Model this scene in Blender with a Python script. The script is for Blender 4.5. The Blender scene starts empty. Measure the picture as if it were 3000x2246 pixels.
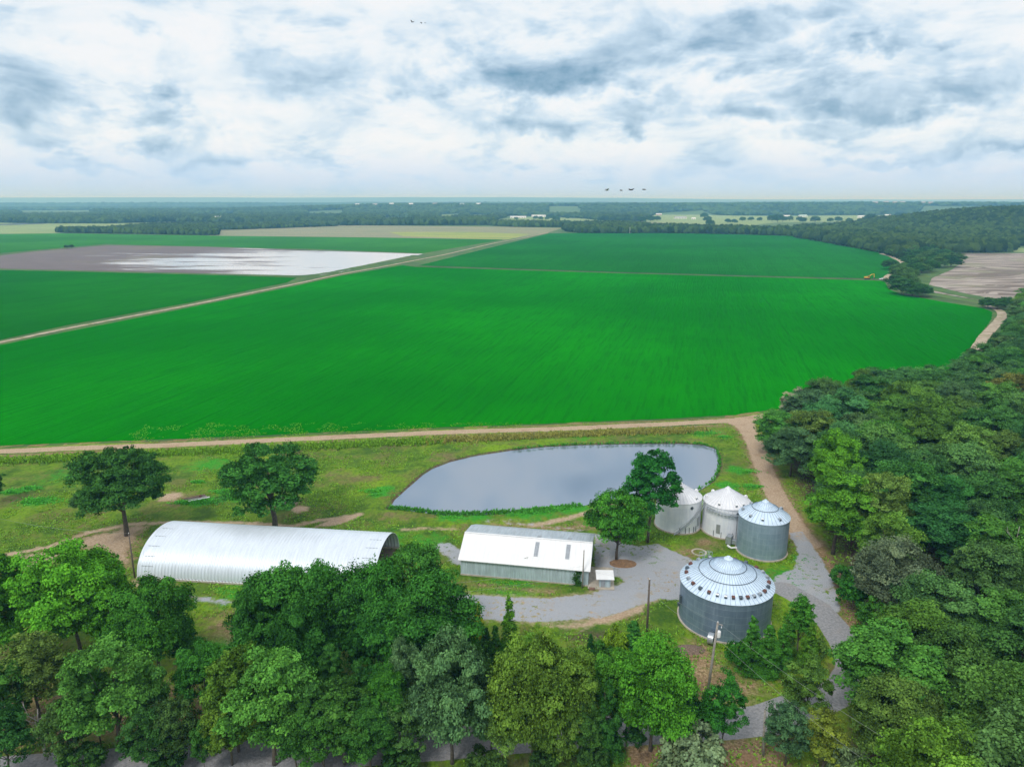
import bpy, math, random
import numpy as np
R = math.radians
random.seed(7)
scene = bpy.context.scene
COL = scene.collection

# ------------------------------------------------------------------ camera
CAM_H, PITCH, FPX = 65.0, R(14.4), 2081.0
cam_d = bpy.data.cameras.new('camera'); cam = bpy.data.objects.new('camera', cam_d); COL.objects.link(cam)
cam.location = (0, 0, CAM_H); cam.rotation_euler = (math.pi/2 - PITCH, 0, 0)
cam_d.sensor_fit = 'HORIZONTAL'; cam_d.sensor_width = 36.0; cam_d.lens = 36.0*FPX/3000.0
cam_d.clip_start = 0.5; cam_d.clip_end = 60000
scene.camera = cam
scene.view_settings.view_transform = 'Standard'; scene.view_settings.look = 'None'
scene.view_settings.exposure = 0.0; scene.view_settings.gamma = 1.0
scene.view_settings.use_curve_mapping = False
scene.render.engine = 'CYCLES'
cy = scene.cycles
cy.max_bounces = 6; cy.diffuse_bounces = 2; cy.glossy_bounces = 2; cy.transmission_bounces = 3
cy.transparent_max_bounces = 4; cy.volume_bounces = 3
cy.use_denoising = True
cP, sP = math.cos(PITCH), math.sin(PITCH)

def sp(px, py, z=0.0):
    """survey: ground position of a spot seen at photo pixel (3000 px wide)"""
    dx = (px-1500)/FPX; dy = (1123-py)/FPX
    vx, vy, vz = dx, cP+dy*sP, -sP+dy*cP
    t = (z-CAM_H)/vz
    return (vx*t, vy*t)
def across(px, y):
    """x of a spot at forward distance y seen in photo column px"""
    return (px-1500)/FPX*(y*cP+CAM_H*sP)
def depth(y, z=0): return y*cP-(z-CAM_H)*sP
def top_z(y, py):
    a = PITCH+math.atan((py-1123)/FPX)
    return CAM_H-y*math.tan(a)
def azel(px, py):
    dx = (px-1500)/FPX; dy = (1123-py)/FPX
    v = np.array([dx, cP+dy*sP, -sP+dy*cP]); v /= np.linalg.norm(v)
    return math.atan2(v[0], v[1]), math.asin(v[2])

# ------------------------------------------------------------------ node helpers
class NT:
    def __init__(s, nt): s.nt = nt; s.n = nt.nodes; s.l = nt.links
    def put(s, sock, v):
        if v is None: return
        if isinstance(v, bpy.types.NodeSocket): s.l.new(v, sock)
        else:
            if sock.type == 'RGBA' and len(v) == 3: v = (*v, 1)
            sock.default_value = v
    def new(s, t, ins=None, **props):
        n = s.n.new(t)
        for k, v in props.items(): setattr(n, k, v)
        for k, v in (ins or {}).items(): s.put(n.inputs[k], v)
        return n
    def m(s, op, a, b=None, c=None, clamp=False):
        n = s.n.new('ShaderNodeMath'); n.operation = op; n.use_clamp = clamp
        s.put(n.inputs[0], a); s.put(n.inputs[1], b); s.put(n.inputs[2], c)
        return n.outputs[0]
    def vm(s, op, a, b=None):
        n = s.n.new('ShaderNodeVectorMath'); n.operation = op
        s.put(n.inputs[0], a); s.put(n.inputs[1], b)
        return n.outputs['Value'] if op in ('LENGTH', 'DOT_PRODUCT') else n.outputs[0]
    def mix(s, f, a, b, blend='MIX'):
        n = s.n.new('ShaderNodeMix'); n.data_type = 'RGBA'; n.blend_type = blend
        s.put(n.inputs[0], f); s.put(n.inputs[6], a); s.put(n.inputs[7], b)
        return n.outputs[2]
    def noise(s, vec, scale, detail=4, rough=.55, dist=0, out=0):
        n = s.n.new('ShaderNodeTexNoise')
        n.inputs['Scale'].default_value = scale; n.inputs['Detail'].default_value = detail
        n.inputs['Roughness'].default_value = rough; n.inputs['Distortion'].default_value = dist
        if vec is not None: s.l.new(vec, n.inputs['Vector'])
        return n.outputs[out]
    def ss(s, v, a, b, lo=0., hi=1.):
        n = s.n.new('ShaderNodeMapRange'); n.interpolation_type = 'SMOOTHSTEP'
        for i, x in enumerate((v, a, b, lo, hi)): s.put(n.inputs[i], x)
        return n.outputs[0]
    def lin(s, v, a, b, lo=0., hi=1.):
        n = s.n.new('ShaderNodeMapRange')
        for i, x in enumerate((v, a, b, lo, hi)): s.put(n.inputs[i], x)
        return n.outputs[0]
    def mapping(s, vec, rot=(0,0,0), scale=(1,1,1), loc=(0,0,0)):
        n = s.n.new('ShaderNodeMapping'); s.l.new(vec, n.inputs[0])
        n.inputs[1].default_value = loc; n.inputs[2].default_value = rot; n.inputs[3].default_value = scale
        return n.outputs[0]
    def pos(s): return s.n.new('ShaderNodeNewGeometry').outputs['Position']
    def attr(s, name, out=0):
        n = s.n.new('ShaderNodeAttribute'); n.attribute_name = name; return n.outputs[out]

# ------------------------------------------------------------------ sky
SUN_EL, SUN_AZ = R(50), R(212)      # azimuth clockwise from +Y (view direction)
world = bpy.data.worlds.new('World'); scene.world = world; world.use_nodes = True
w = NT(world.node_tree); w.n.clear()
sky = w.new('ShaderNodeTexSky', sky_type='NISHITA', sun_disc=False, sun_elevation=SUN_EL, sun_rotation=SUN_AZ)
tc = w.new('ShaderNodeTexCoord').outputs['Generated']
sx = w.new('ShaderNodeSeparateXYZ', {0: tc})
dx_, dy_, dz_ = sx.outputs
az = w.m('ARCTAN2', dx_, dy_); el = w.m('ARCSINE', dz_)
zz = w.m('ADD', w.m('MAXIMUM', dz_, 0.0), 0.10)
plane = w.new('ShaderNodeCombineXYZ', {0: w.m('DIVIDE', dx_, zz), 1: w.m('DIVIDE', dy_, zz), 2: 0.0}).outputs[0]
ae = w.new('ShaderNodeCombineXYZ', {0: az, 1: el, 2: 0.0}).outputs[0]
n1 = w.noise(w.mapping(ae, scale=(1, 1.5, 1)), 5.5, 4, .5, 0, 1)
n2 = w.noise(ae, 26.0, 4, .55, 0, 1)
warp = w.vm('ADD', w.vm('MULTIPLY', w.vm('SUBTRACT', n1, (.5, .5, .5)), (.22, .10, 0)),
            w.vm('MULTIPLY', w.vm('SUBTRACT', n2, (.5, .5, .5)), (.09, .06, 0)))
wae = w.vm('ADD', ae, warp)
# clouds: photo x, y, half width, half height (px), tilt deg, depth of grey
CLOUDS = [(1600, 225, 330, 75, 3, .95), (1430, 140, 140, 60, 0, .62), (1900, 120, 430, 105, 14, .55),
          (2230, 175, 420, 90, 18, .62), (1230, 245, 105, 75, 28, .66), (465, 335, 135, 62, 0, .68), (40, 215, 190, 130, 10, .60),
          (870, 170, 150, 130, 35, .42), (700, 330, 140, 40, 35, .35), (480, 95, 90, 32, 10, .38), (2680, 275, 420, 62, 4, .68), (2900, 200, 220, 90, 10, .42),
          (2640, 140, 95, 30, 32, .55), (2130, 315, 130, 40, 5, .55), (1830, 330, 130, 40, 5, .5), (1560, 350, 180, 38, 2, .45),
          (2300, 30, 330, 55, 3, .42), (2050, 190, 420, 75, 8, .72), (1650, 175, 300, 80, 8, .6), (2500, 235, 300, 60, 6, .5), (190, 440, 110, 28, 0, .42), (730, 475, 160, 26, 0, .34), (2400, 380, 260, 40, 2, .30),
          (1050, 490, 240, 26, 0, .3), (2900, 420, 200, 24, 3, .38), (2560, 448, 200, 18, 2, .35), (1500, 480, 220, 22, 0, .3), (430, 395, 260, 26, 4, .25), (60, 340, 160, 60, 0, .35),
          (1270, -250, 420, 120, 8, .85), (200, -300, 500, 130, -8, .6), (2400, -260, 300, 130, 5, .8), (1900, -420, 420, 110, 5, .6), (900, -520, 420, 140, 0, .8), (1700, -700, 500, 160, 0, .8), (2500, -620, 260, 160, 0, .7), (3500, 150, 350, 120, 0, .5), (-500, 200, 350, 120, 0, .5)]  # clouds above the view are unseen, added for the pond to reflect
total = None
for px, py, hw, hh, tilt, amt in CLOUDS:
    a0, e0 = azel(px, py); a1, _ = azel(px+hw, py); _, e1 = azel(px, py-hh)
    v = w.mapping(w.vm('SUBTRACT', wae, (a0, e0, 0)), rot=(0, 0, -R(tilt)), scale=(1/(a1-a0)*.72, 1/(e1-e0)*.72, 1))
    s_ = w.new('ShaderNodeSeparateXYZ', {0: v})
    msk = w.ss(w.vm('LENGTH', v), 1.05, .25, 0, 1.0)
    shade = w.m('MULTIPLY_ADD', s_.outputs[1], -.45*amt, .75*amt)
    c_ = w.m('MULTIPLY', msk, shade)
    total = c_ if total is None else w.m('MAXIMUM', total, c_)
nf = w.noise(plane, 1.1, 9, .6, .4)
nb = w.noise(w.mapping(ae, scale=(1, 3.2, 1)), 9.0, 8, .62, .3)
nb2 = w.noise(w.mapping(ae, scale=(1, 1.9, 1), loc=(3, 1, 0)), 15.0, 5, .52, .25)
def puff(v): return w.noise(w.mapping(v, scale=(1, 2.1, 1), loc=(5, 3, 0)), 8.5, 8, .58, .35)
pu = puff(ae); pv = puff(w.vm('ADD', ae, (.006, .016, 0)))
relief = w.m('MULTIPLY', w.m('SUBTRACT', pv, pu), 2.3)
detail = w.m('ADD', w.ss(pu, .44, .64, 0, .30), w.m('MULTIPLY', w.m('SUBTRACT', nb2, .5), .30))
detail = w.m('ADD', detail, w.ss(nb, .50, .66, 0, .16))
tot2 = w.m('MULTIPLY', total, w.m('MULTIPLY_ADD', pu, .75, .33))
shade = w.m('ADD', w.m('ADD', tot2, w.m('MULTIPLY', relief, w.m('MULTIPLY_ADD', total, .8, .45))), w.m('MULTIPLY', detail, w.lin(el, 0, .45, 1.15, .5)), clamp=True)
ramp = w.new('ShaderNodeValToRGB', {0: shade})
cr = ramp.color_ramp
cr.elements[0].position = 0; cr.elements[0].color = (.955, .975, 1.0, 1)
cr.elements[1].position = 1; cr.elements[1].color = (.15, .31, .46, 1)
for p_, c_ in ((.14, (.86, .93, .985)), (.33, (.61, .76, .90)), (.6, (.36, .52, .68))):
    e_ = cr.elements.new(p_); e_.color = (*c_, 1)
cloud = w.mix(w.ss(el, .08, .0, 0, .85), ramp.outputs[0], (.50, .70, 1.02))
cloud = w.mix(w.ss(el, -.01, -.06), cloud, (.05, .08, .04))
cloud10 = w.vm('MULTIPLY', cloud, (10, 10, 10))
# clear sky only peeks through faintly: clouds cover nearly all of it
cover = w.lin(shade, 0, .3, .93, .97)
final = w.mix(cover, sky.outputs[0], cloud10)
bg = w.new('ShaderNodeBackground', {0: final, 1: 0.1})
w.l.new(bg.outputs[0], w.new('ShaderNodeOutputWorld').inputs[0])
world.cycles.sampling_method = 'MANUAL'; world.cycles.sample_map_resolution = 1024

# ------------------------------------------------------------------ sun
sd = bpy.data.lights.new('sun', 'SUN'); sun = bpy.data.objects.new('sun', sd); COL.objects.link(sun)
sd.energy = 1.9; sd.angle = R(14); sd.color = (1, .97, .92)
from mathutils import Vector
sdir = Vector((math.sin(SUN_AZ)*math.cos(SUN_EL), math.cos(SUN_AZ)*math.cos(SUN_EL), math.sin(SUN_EL)))
sun.rotation_euler = (-sdir).to_track_quat('-Z', 'Y').to_euler()

# ------------------------------------------------------------------ object helpers
def tag(o, label=None, cat=None, group=None, kind=None):
    if label: o['label'] = label
    if cat: o['category'] = cat
    if group: o['group'] = group
    if kind: o['kind'] = kind
    return o
def empty(name, loc, rz=0, label=None, cat=None, group=None):
    o = bpy.data.objects.new(name, None); COL.objects.link(o)
    o.location = loc; o.rotation_euler = (0, 0, rz); o.empty_display_size = .5
    return tag(o, label, cat, group)
def mesh_np(name, V, F, mat, parent=None, attrs=None, smooth=False, loc=None):
    """V (n,3) floats, F (m,k) ints of one face size"""
    V = np.asarray(V, np.float32); F = np.asarray(F, np.int32); k = F.shape[1]
    me = bpy.data.meshes.new(name)
    me.vertices.add(len(V)); me.vertices.foreach_set('co', V.ravel())
    me.loops.add(F.size); me.loops.foreach_set('vertex_index', F.ravel())
    me.polygons.add(len(F)); me.polygons.foreach_set('loop_start', np.arange(0, F.size, k, dtype=np.int32))
    me.polygons.foreach_set('loop_total', np.full(len(F), k, np.int32))
    if smooth: me.polygons.foreach_set('use_smooth', np.ones(len(F), bool))
    me.update(calc_edges=True)
    for an, av in (attrs or {}).items():
        av = np.asarray(av, np.float32)
        if av.ndim == 1: a = me.attributes.new(an, 'FLOAT', 'POINT'); a.data.foreach_set('value', av)
        else: a = me.attributes.new(an, 'FLOAT_COLOR', 'POINT'); a.data.foreach_set('color', av.ravel())
    if mat: me.materials.append(mat)
    o = bpy.data.objects.new(name, me); COL.objects.link(o)
    if parent is not None: o.parent = parent
    if loc is not None: o.location = loc
    return o
class MB:
    """collects boxes, bars and tubes and links them as one mesh"""
    def __init__(s): s.v = []; s.f = []
    def add(s, vs, fs):
        n = len(s.v); s.v += [tuple(map(float, v)) for v in vs]; s.f += [tuple(i+n for i in f) for f in fs]; return s
    def box(s, c, d, rz=0, ax=None):
        x, y, z = d[0]/2, d[1]/2, d[2]/2
        vs = []
        for i in (-1, 1):
            for j in (-1, 1):
                for k in (-1, 1):
                    p = Vector((i*x, j*y, k*z))
                    if ax is not None: p = ax @ p
                    ca, sa = math.cos(rz), math.sin(rz)
                    vs.append((c[0]+p.x*ca-p.y*sa, c[1]+p.x*sa+p.y*ca, c[2]+p.z))
        return s.add(vs, [(0, 1, 3, 2), (4, 6, 7, 5), (0, 4, 5, 1), (2, 3, 7, 6), (0, 2, 6, 4), (1, 5, 7, 3)])
    def beam(s, a, b, wd, ht):
        a = Vector(a); b = Vector(b); d = b-a
        q = d.to_track_quat('X', 'Z').to_matrix()
        return s.box((a+b)/2, (d.length, wd, ht), 0, q)
    def tube(s, pts, rad, n=8, cap=True):
        pts = [Vector(p) for p in pts]
        if not hasattr(rad, '__len__'): rad = [rad]*len(pts)
        vs, fs = [], []
        for i, p in enumerate(pts):
            t = (pts[min(i+1, len(pts)-1)]-pts[max(i-1, 0)]).normalized()
            u = t.cross(Vector((0, 0, 1)) if abs(t.z) < .95 else Vector((1, 0, 0))).normalized(); v = t.cross(u)
            for j in range(n):
                a = 2*math.pi*j/n
                vs.append(p+(u*math.cos(a)+v*math.sin(a))*rad[i])
        for i in range(len(pts)-1):
            for j in range(n):
                fs.append((i*n+j, i*n+(j+1) % n, (i+1)*n+(j+1) % n, (i+1)*n+j))
        if cap:
            fs.append(tuple(range(n-1, -1, -1))); fs.append(tuple((len(pts)-1)*n+j for j in range(n)))
        return s.add(vs, fs)
    def lathe(s, prof, n=48, c=(0, 0)):
        vs, fs = [], []
        for r_, z in prof:
            for j in range(n):
                a = 2*math.pi*j/n; vs.append((c[0]+r_*math.cos(a), c[1]+r_*math.sin(a), z))
        for i in range(len(prof)-1):
            for j in range(n):
                fs.append((i*n+j, i*n+(j+1) % n, (i+1)*n+(j+1) % n, (i+1)*n+j))
        return s.add(vs, fs)
    def build(s, name, mat, parent=None, smooth=False, loc=None, bevel=0):
        me = bpy.data.meshes.new(name); me.from_pydata(s.v, [], s.f); me.update()
        if smooth: me.polygons.foreach_set('use_smooth', np.ones(len(me.polygons), bool))
        if mat: me.materials.append(mat)
        o = bpy.data.objects.new(name, me); COL.objects.link(o)
        if parent is not None: o.parent = parent
        if loc is not None: o.location = loc
        if bevel:
            b = o.modifiers.new('bevel', 'BEVEL'); b.width = bevel; b.segments = 2; b.limit_method = 'ANGLE'
        return o
def copy_tree(o, parent=None):
    c = o.copy(); COL.objects.link(c)
    if parent is not None: c.parent = parent
    for ch in list(o.children): copy_tree(ch, c)
    return c

# ------------------------------------------------------------------ materials
MATS = {}
def mat(name):
    m_ = bpy.data.materials.new(name); m_.use_nodes = True
    t = NT(m_.node_tree); t.n.clear()
    out = t.new('ShaderNodeOutputMaterial')
    p = t.new('ShaderNodeBsdfPrincipled'); t.l.new(p.outputs[0], out.inputs[0])
    MATS[name] = m_
    return m_, t, p, out
def simple(name, col, rough=.6, metal=0., var=.15, nscale=1.5, bump=0., bscale=20):
    m_, t, p, _ = mat(name)
    oc = t.new('ShaderNodeTexCoord').outputs['Object']
    n_ = t.noise(oc, nscale, 6, .65)
    a = tuple(c*(1-var) for c in col); b = tuple(min(1, c*(1+var)) for c in col)
    t.put(p.inputs['Base Color'], t.mix(t.ss(n_, .3, .7), a, b))
    p.inputs['Roughness'].default_value = rough; p.inputs['Metallic'].default_value = metal
    if bump:
        b_ = t.new('ShaderNodeBump', {'Strength': bump, 'Height': t.noise(oc, bscale, 3)}); t.l.new(b_.outputs[0], p.inputs['Normal'])
    return m_

def bumpy(t, p, h, strength=.4, dist=.2):
    b = t.new('ShaderNodeBump', {'Strength': strength, 'Distance': dist, 'Height': h}); t.l.new(b.outputs[0], p.inputs['Normal'])

# --- grassland, dirt, gravel and mud: one material driven by where those surfaces lie
def land_material():
    m_, t, p, _ = mat('land')
    P = t.pos()
    A = t.new('ShaderNodeSeparateColor', {0: t.attr('surf_a')}); B = t.new('ShaderNodeSeparateColor', {0: t.attr('surf_b')})
    nlow = t.noise(P, .035, 4, .55); nmid = t.noise(P, .22, 6, .62); nedge = t.noise(P, .55, 6, .7)
    nfin = t.noise(P, 2.6, 5, .75); nspk = t.noise(P, 9.0, 3, .8)
    tuft = t.noise(t.mapping(P, scale=(1.0, .55, 1)), 1.3, 6, .75)
    g = t.mix(t.ss(nmid, .36, .64), (.052, .125, .012), (.15, .275, .012))
    g = t.mix(t.ss(nlow, .45, .62, 0, .75), g, (.22, .38, .008))
    g = t.mix(t.ss(t.noise(P, .11, 6, .72), .47, .62, 0, .72), g, (.15, .125, .05))
    g = t.mix(t.ss(t.noise(P, .07, 6, .7), .55, .66, 0, .75), g, (.20, .135, .08))
    g = t.mix(t.ss(tuft, .40, .66, 0, .6), g, (.028, .075, .010))
    g = t.mix(t.ss(nfin, .5, .75, 0, .4), g, (.24, .31, .05))
    def msk(v, soft=.12, amp=.8, nn=nedge):
        return t.ss(t.m('MULTIPLY_ADD', t.m('SUBTRACT', nn, .5), amp, v), .5-soft, .5+soft)
    lush = t.mix(t.ss(nfin, .35, .7), (.02, .19, .012), (.07, .37, .02))
    dry = t.mix(t.ss(nfin, .35, .68), (.17, .115, .055), (.47, .34, .20))
    mud = t.mix(t.ss(nfin, .35, .7), (.06, .042, .028), (.16, .115, .085))
    dirt = t.mix(t.ss(nfin, .3, .7), (.32, .225, .145), (.54, .42, .30))
    dirt = t.mix(t.ss(nmid, .5, .72, 0, .5), dirt, (.27, .17, .10))
    grav = t.mix(t.ss(nspk, .35, .68), (.25, .265, .29), (.47, .49, .53))
    grav = t.mix(t.ss(nmid, .52, .72, 0, .45), grav, (.42, .40, .38))
    grav = t.mix(t.ss(t.noise(P, .16, 5, .7), .54, .66, 0, .6), grav, (.36, .31, .25))
    asph = t.mix(t.ss(nfin, .3, .7), (.20, .205, .215), (.36, .36, .37))
    asph = t.mix(t.ss(nmid, .5, .7, 0, .5), asph, (.33, .30, .28))
    c = g
    c = t.mix(msk(A.outputs[2], .25, 1.5), c, lush)
    c = t.mix(msk(B.outputs[0], .22, 1.0), c, t.mix(t.ss(nmid, .4, .62, 0, .65), dry, (.20, .12, .07)))
    c = t.mix(msk(B.outputs[1], .2, .9), c, mud)
    c = t.mix(msk(A.outputs[0], .14, .7), c, dirt)
    gm = msk(A.outputs[1], .12, 1.0)
    weeds = t.m('MULTIPLY', t.ss(t.noise(P, .9, 5, .75), .54, .60), t.ss(t.noise(P, .09, 3), .42, .54))
    c = t.mix(t.m('MULTIPLY', gm, t.m('SUBTRACT', 1.0, weeds)), c, grav)
    c = t.mix(msk(B.outputs[2], .06, .3), c, asph)
    t.put(p.inputs['Base Color'], c); p.inputs['Roughness'].default_value = .92
    p.inputs['Specular IOR Level'].default_value = .15
    bumpy(t, p, t.m('ADD', t.m('MULTIPLY', nmid, .8), t.m('MULTIPLY', tuft, .5)), .55, .7)
    return m_
LAND = land_material()

ROAD_A = math.atan2(*(np.array(sp(1600, 683))-np.array(sp(560, 893)))[::-1])   # heading of the long farm track
def crop_material(name, lo, hi, pale, rowpitch=1.5, rowamt=.35, streak=.12):
    m_, t, p, _ = mat(name)
    P = t.pos()
    rt = t.mapping(P, rot=(0, 0, -ROAD_A))
    nlow = t.noise(P, .0045, 5, .5); nmid = t.noise(P, .03, 6, .6)
    nf = t.noise(P, .6, 6, .75)
    st = t.noise(t.mapping(rt, scale=(.02, .35, 1)), 1.0, 6, .7)
    row = t.noise(t.mapping(rt, scale=(.05, 1/rowpitch, 1)), 1.0, 4, .6)
    c = t.mix(t.ss(nlow, .38, .62), lo, hi)
    c = t.mix(t.ss(nmid, .35, .7, 0, .4), c, lo)
    c = t.mix(t.ss(st, .42, .7, 0, .35), c, lo)
    c = t.mix(t.m('MULTIPLY', t.ss(st, .60, .72), t.ss(t.noise(P, .10, 4, .7), .54, .66, 0, streak*4)), c, pale)
    c = t.mix(t.ss(nf, .5, .8, 0, rowamt), c, tuple(x*.45 for x in lo))
    c = t.mix(t.ss(row, .45, .7, 0, rowamt), c, tuple(x*.55 for x in lo))
    c = t.mix(t.ss(t.noise(t.mapping(rt, scale=(.003, .085, 1)), 1, 5, .65), .45, .65, 0, .18), c, tuple(x*.6 for x in lo))
    # wheel tracks: narrow dark pairs along the rows
    u = t.new('ShaderNodeSeparateXYZ', {0: rt}).outputs[1]
    tr = t.m('FRACT', t.m('DIVIDE', t.m('ADD', u, t.m('MULTIPLY', t.noise(P, .02, 2), 6.0)), 27.0))
    c = t.mix(t.m('MULTIPLY', t.ss(t.m('ABSOLUTE', t.m('SUBTRACT', tr, .5)), .03, .012, 0, .22), t.ss(t.noise(P, .015, 3), .4, .6)), c, tuple(x*.4 for x in lo))
    t.put(p.inputs['Base Color'], c); p.inputs['Roughness'].default_value = .9
    p.inputs['Specular IOR Level'].default_value = 0
    bumpy(t, p, t.m('ADD', t.m('MULTIPLY', row, 1.0), nf), .5, .6)
    return m_
CROP1 = crop_material('crop_bright', (.002, .165, .0), (.006, .255, .0), (.08, .30, .04), streak=.10)
CROP2 = crop_material('crop_far', (.008, .135, .012), (.014, .185, .016), (.07, .22, .05), streak=.12)
CROP3 = crop_material('crop_left', (.005, .130, .003), (.010, .185, .003), (.03, .18, .02), streak=.06)
CROP4 = crop_material('crop_pale', (.030, .17, .018), (.05, .24, .025), (.10, .26, .06))
def field_material(name, a, b, c3, sc=(.004, .03)):
    m_, t, p, _ = mat(name)
    P = t.pos()
    n_ = t.noise(t.mapping(P, scale=(sc[0], sc[1], 1)), 1, 6, .6); m2 = t.noise(P, .012, 6, .65)
    c = t.mix(t.ss(n_, .35, .65), a, b); c = t.mix(t.ss(m2, .5, .7, 0, .7), c, c3)
    c = t.mix(t.ss(t.noise(P, .25, 4, .7), .4, .8, 0, .35), c, tuple(x*.6 for x in a))
    t.put(p.inputs['Base Color'], c); p.inputs['Roughness'].default_value = .95
    return m_
MEADOW = field_material('meadow', (.19, .28, .085), (.26, .34, .12), (.15, .22, .07))
TANF = field_material('stubble', (.20, .22, .11), (.27, .26, .15), (.16, .22, .10))
YELF = field_material('yellowing_crop', (.22, .30, .05), (.33, .36, .08), (.18, .26, .06))
VERGE = field_material('verge', (.035, .105, .015), (.075, .16, .02), (.13, .15, .05), (.05, .05))
FARG = field_material('far_ground', (.05, .12, .025), (.09, .17, .04), (.04, .09, .03))
def plough_material():
    m_, t, p, _ = mat('ploughed_soil')
    P = t.pos()
    wv = t.vm('ADD', P, t.vm('MULTIPLY', t.vm('SUBTRACT', t.noise(P, .009, 3, .5, 0, 1), (.5, .5, .5)), (90, 150, 0)))
    ln = t.noise(t.mapping(wv, rot=(0, 0, .15), scale=(.012, .10, 1)), 1, 5, .65)
    c = t.mix(t.ss(ln, .42, .58), (.15, .115, .09), (.36, .31, .27))
    c = t.mix(t.ss(t.noise(P, .02, 5, .6), .5, .68, 0, .6), c, (.20, .22, .10))
    t.put(p.inputs['Base Color'], c); p.inputs['Roughness'].default_value = .95
    return m_
def wet_material():
    m_, t, p, out = mat('flooded_soil')
    P = t.pos()
    rt = t.mapping(P, rot=(0, 0, .0))
    ln = t.noise(t.mapping(rt, scale=(.0065, .030, 1)), 1, 8, .66); fine = t.noise(t.mapping(rt, scale=(.03, .5, 1)), 1, 5, .7)
    s_ = t.new('ShaderNodeSeparateXYZ', {0: P})
    soil = t.mix(t.ss(fine, .35, .65), (.105, .083, .085), (.17, .135, .135))
    soil = t.mix(t.ss(t.noise(P, .01, 5), .5, .7, 0, .5), soil, (.17, .15, .09))
    # water lies where the field is lowest, towards its right-hand end
    lvl = t.m('ADD', t.lin(t.m('ADD', s_.outputs[0], t.m('MULTIPLY', s_.outputs[1], .05)), -520, -120, -.22, .24), t.m('MULTIPLY', t.m('SUBTRACT', ln, .5), 1.1))
    mid = t.lin(t.m('ABSOLUTE', t.m('SUBTRACT', s_.outputs[1], 830)), 60, 260, .06, -.16)
    lvl = t.m('ADD', lvl, mid)
    msk = t.ss(t.m('ADD', lvl, t.m('MULTIPLY', t.m('SUBTRACT', fine, .5), .55)), .00, .10)
    t.put(p.inputs['Base Color'], soil); p.inputs['Roughness'].default_value = .9
    g = t.new('ShaderNodeBsdfGlossy', {'Color': (.93, .93, .95), 'Roughness': .12})
    d = t.new('ShaderNodeBsdfDiffuse', {'Color': (.55, .54, .54)})
    ms = t.new('ShaderNodeMixShader', {0: .35, 1: g.outputs[0], 2: d.outputs[0]})
    m2 = t.new('ShaderNodeMixShader', {0: msk, 1: p.outputs[0], 2: ms.outputs[0]})
    t.l.new(m2.outputs[0], out.inputs[0])
    return m_
def pond_material():
    m_, t, p, out = mat('pond_water')
    P = t.pos()
    d = t.new('ShaderNodeBsdfDiffuse', {'Color': (.16, .195, .24)})
    g = t.new('ShaderNodeBsdfGlossy', {'Color': (.80, .88, 1), 'Roughness': .06})
    b = t.new('ShaderNodeBump', {'Strength': .06, 'Distance': .05, 'Height': t.noise(P, 1.5, 3)})
    t.l.new(b.outputs[0], g.inputs['Normal'])
    ms = t.new('ShaderNodeMixShader', {0: .33, 1: d.outputs[0], 2: g.outputs[0]})
    t.l.new(ms.outputs[0], out.inputs[0])
    return m_
def foliage_material():
    m_, t, p, out = mat('foliage')
    oi = t.new('ShaderNodeObjectInfo')
    tint = t.attr('tint', 2)
    base = oi.outputs['Color']
    k = t.lin(tint, 0, 1, .80, 4.1)
    c = t.vm('MULTIPLY', base, t.new('ShaderNodeCombineXYZ', {0: k, 1: k, 2: k}).outputs[0])
    c = t.mix(t.ss(tint, .7, 1.0, 0, .45), c, t.vm('MULTIPLY', base, (4.2, 3.4, 3.0)))
    n_ = t.noise(t.new('ShaderNodeTexCoord').outputs['Object'], .35, 3)
    c = t.mix(t.ss(n_, .35, .65, 0, .4), c, t.vm('MULTIPLY', c, (1.2, 1.12, .85)))
    d = t.new('ShaderNodeBsdfDiffuse', {'Color': c})
    tr = t.new('ShaderNodeBsdfTranslucent', {'Color': t.vm('MULTIPLY', c, (1.2, 1.3, .6))})
    m1 = t.new('ShaderNodeMixShader', {0: .17, 1: d.outputs[0], 2: tr.outputs[0]})
    t.l.new(m1.outputs[0], out.inputs[0])
    return m_
def canopy_material():
    m_, t, p, _ = mat('woodland_canopy')
    P = t.pos(); tint = t.attr('tint', 2)
    c = t.mix(tint, (.006, .030, .008), (.075, .145, .028))
    c = t.mix(t.ss(t.noise(P, .30, 5, .7), .42, .72, 0, .6), c, (.006, .022, .008))
    c = t.mix(t.ss(t.noise(P, .012, 4), .5, .7, 0, .4), c, (.05, .09, .02))
    t.put(p.inputs['Base Color'], c); p.inputs['Roughness'].default_value = .95
    p.inputs['Specular IOR Level'].default_value = .1
    bumpy(t, p, t.noise(P, .5, 4, .7), .9, 2.0)
    return m_
PLOUGH = plough_material(); WET = wet_material(); POND = pond_material(); LEAF = foliage_material(); CANOPY = canopy_material()
BARK = simple('bark', (.10, .082, .065), .95, 0, .35, 3, .5, 12)
PALEBARK = simple('pale_bark', (.34, .32, .29), .95, 0, .3, 3, .4, 12)
POLEWOOD = simple('weathered_wood', (.13, .105, .085), .9, 0, .3, 4)
GREYPOLE = simple('grey_wood', (.30, .28, .25), .9, 0, .3, 4)
CONC = simple('concrete', (.45, .40, .33), .9, 0, .2, 1.2, .3, 15)
WHITE = simple('white_sheet', (.78, .79, .80), .5, 0, .06, .6)
GALV = simple('galvanised', (.42, .46, .50), .42, .55, .15, 2)
DARKM = simple('dark_steel', (.10, .13, .16), .5, .5, .2, 3)
RUST = simple('rust', (.15, .065, .05), .85, 0, .4, 6)
BLACK = simple('black_rubber', (.02, .02, .02), .8, 0, .2, 3)
YELLOW = simple('yellow_paint', (.75, .42, .04), .5, 0, .15, 3)
GLASS = simple('dark_glass', (.03, .04, .05), .15, 0, .1, 3)
WIRE = simple('wire', (.45, .46, .47), .5, .6, .1, 3)
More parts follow.
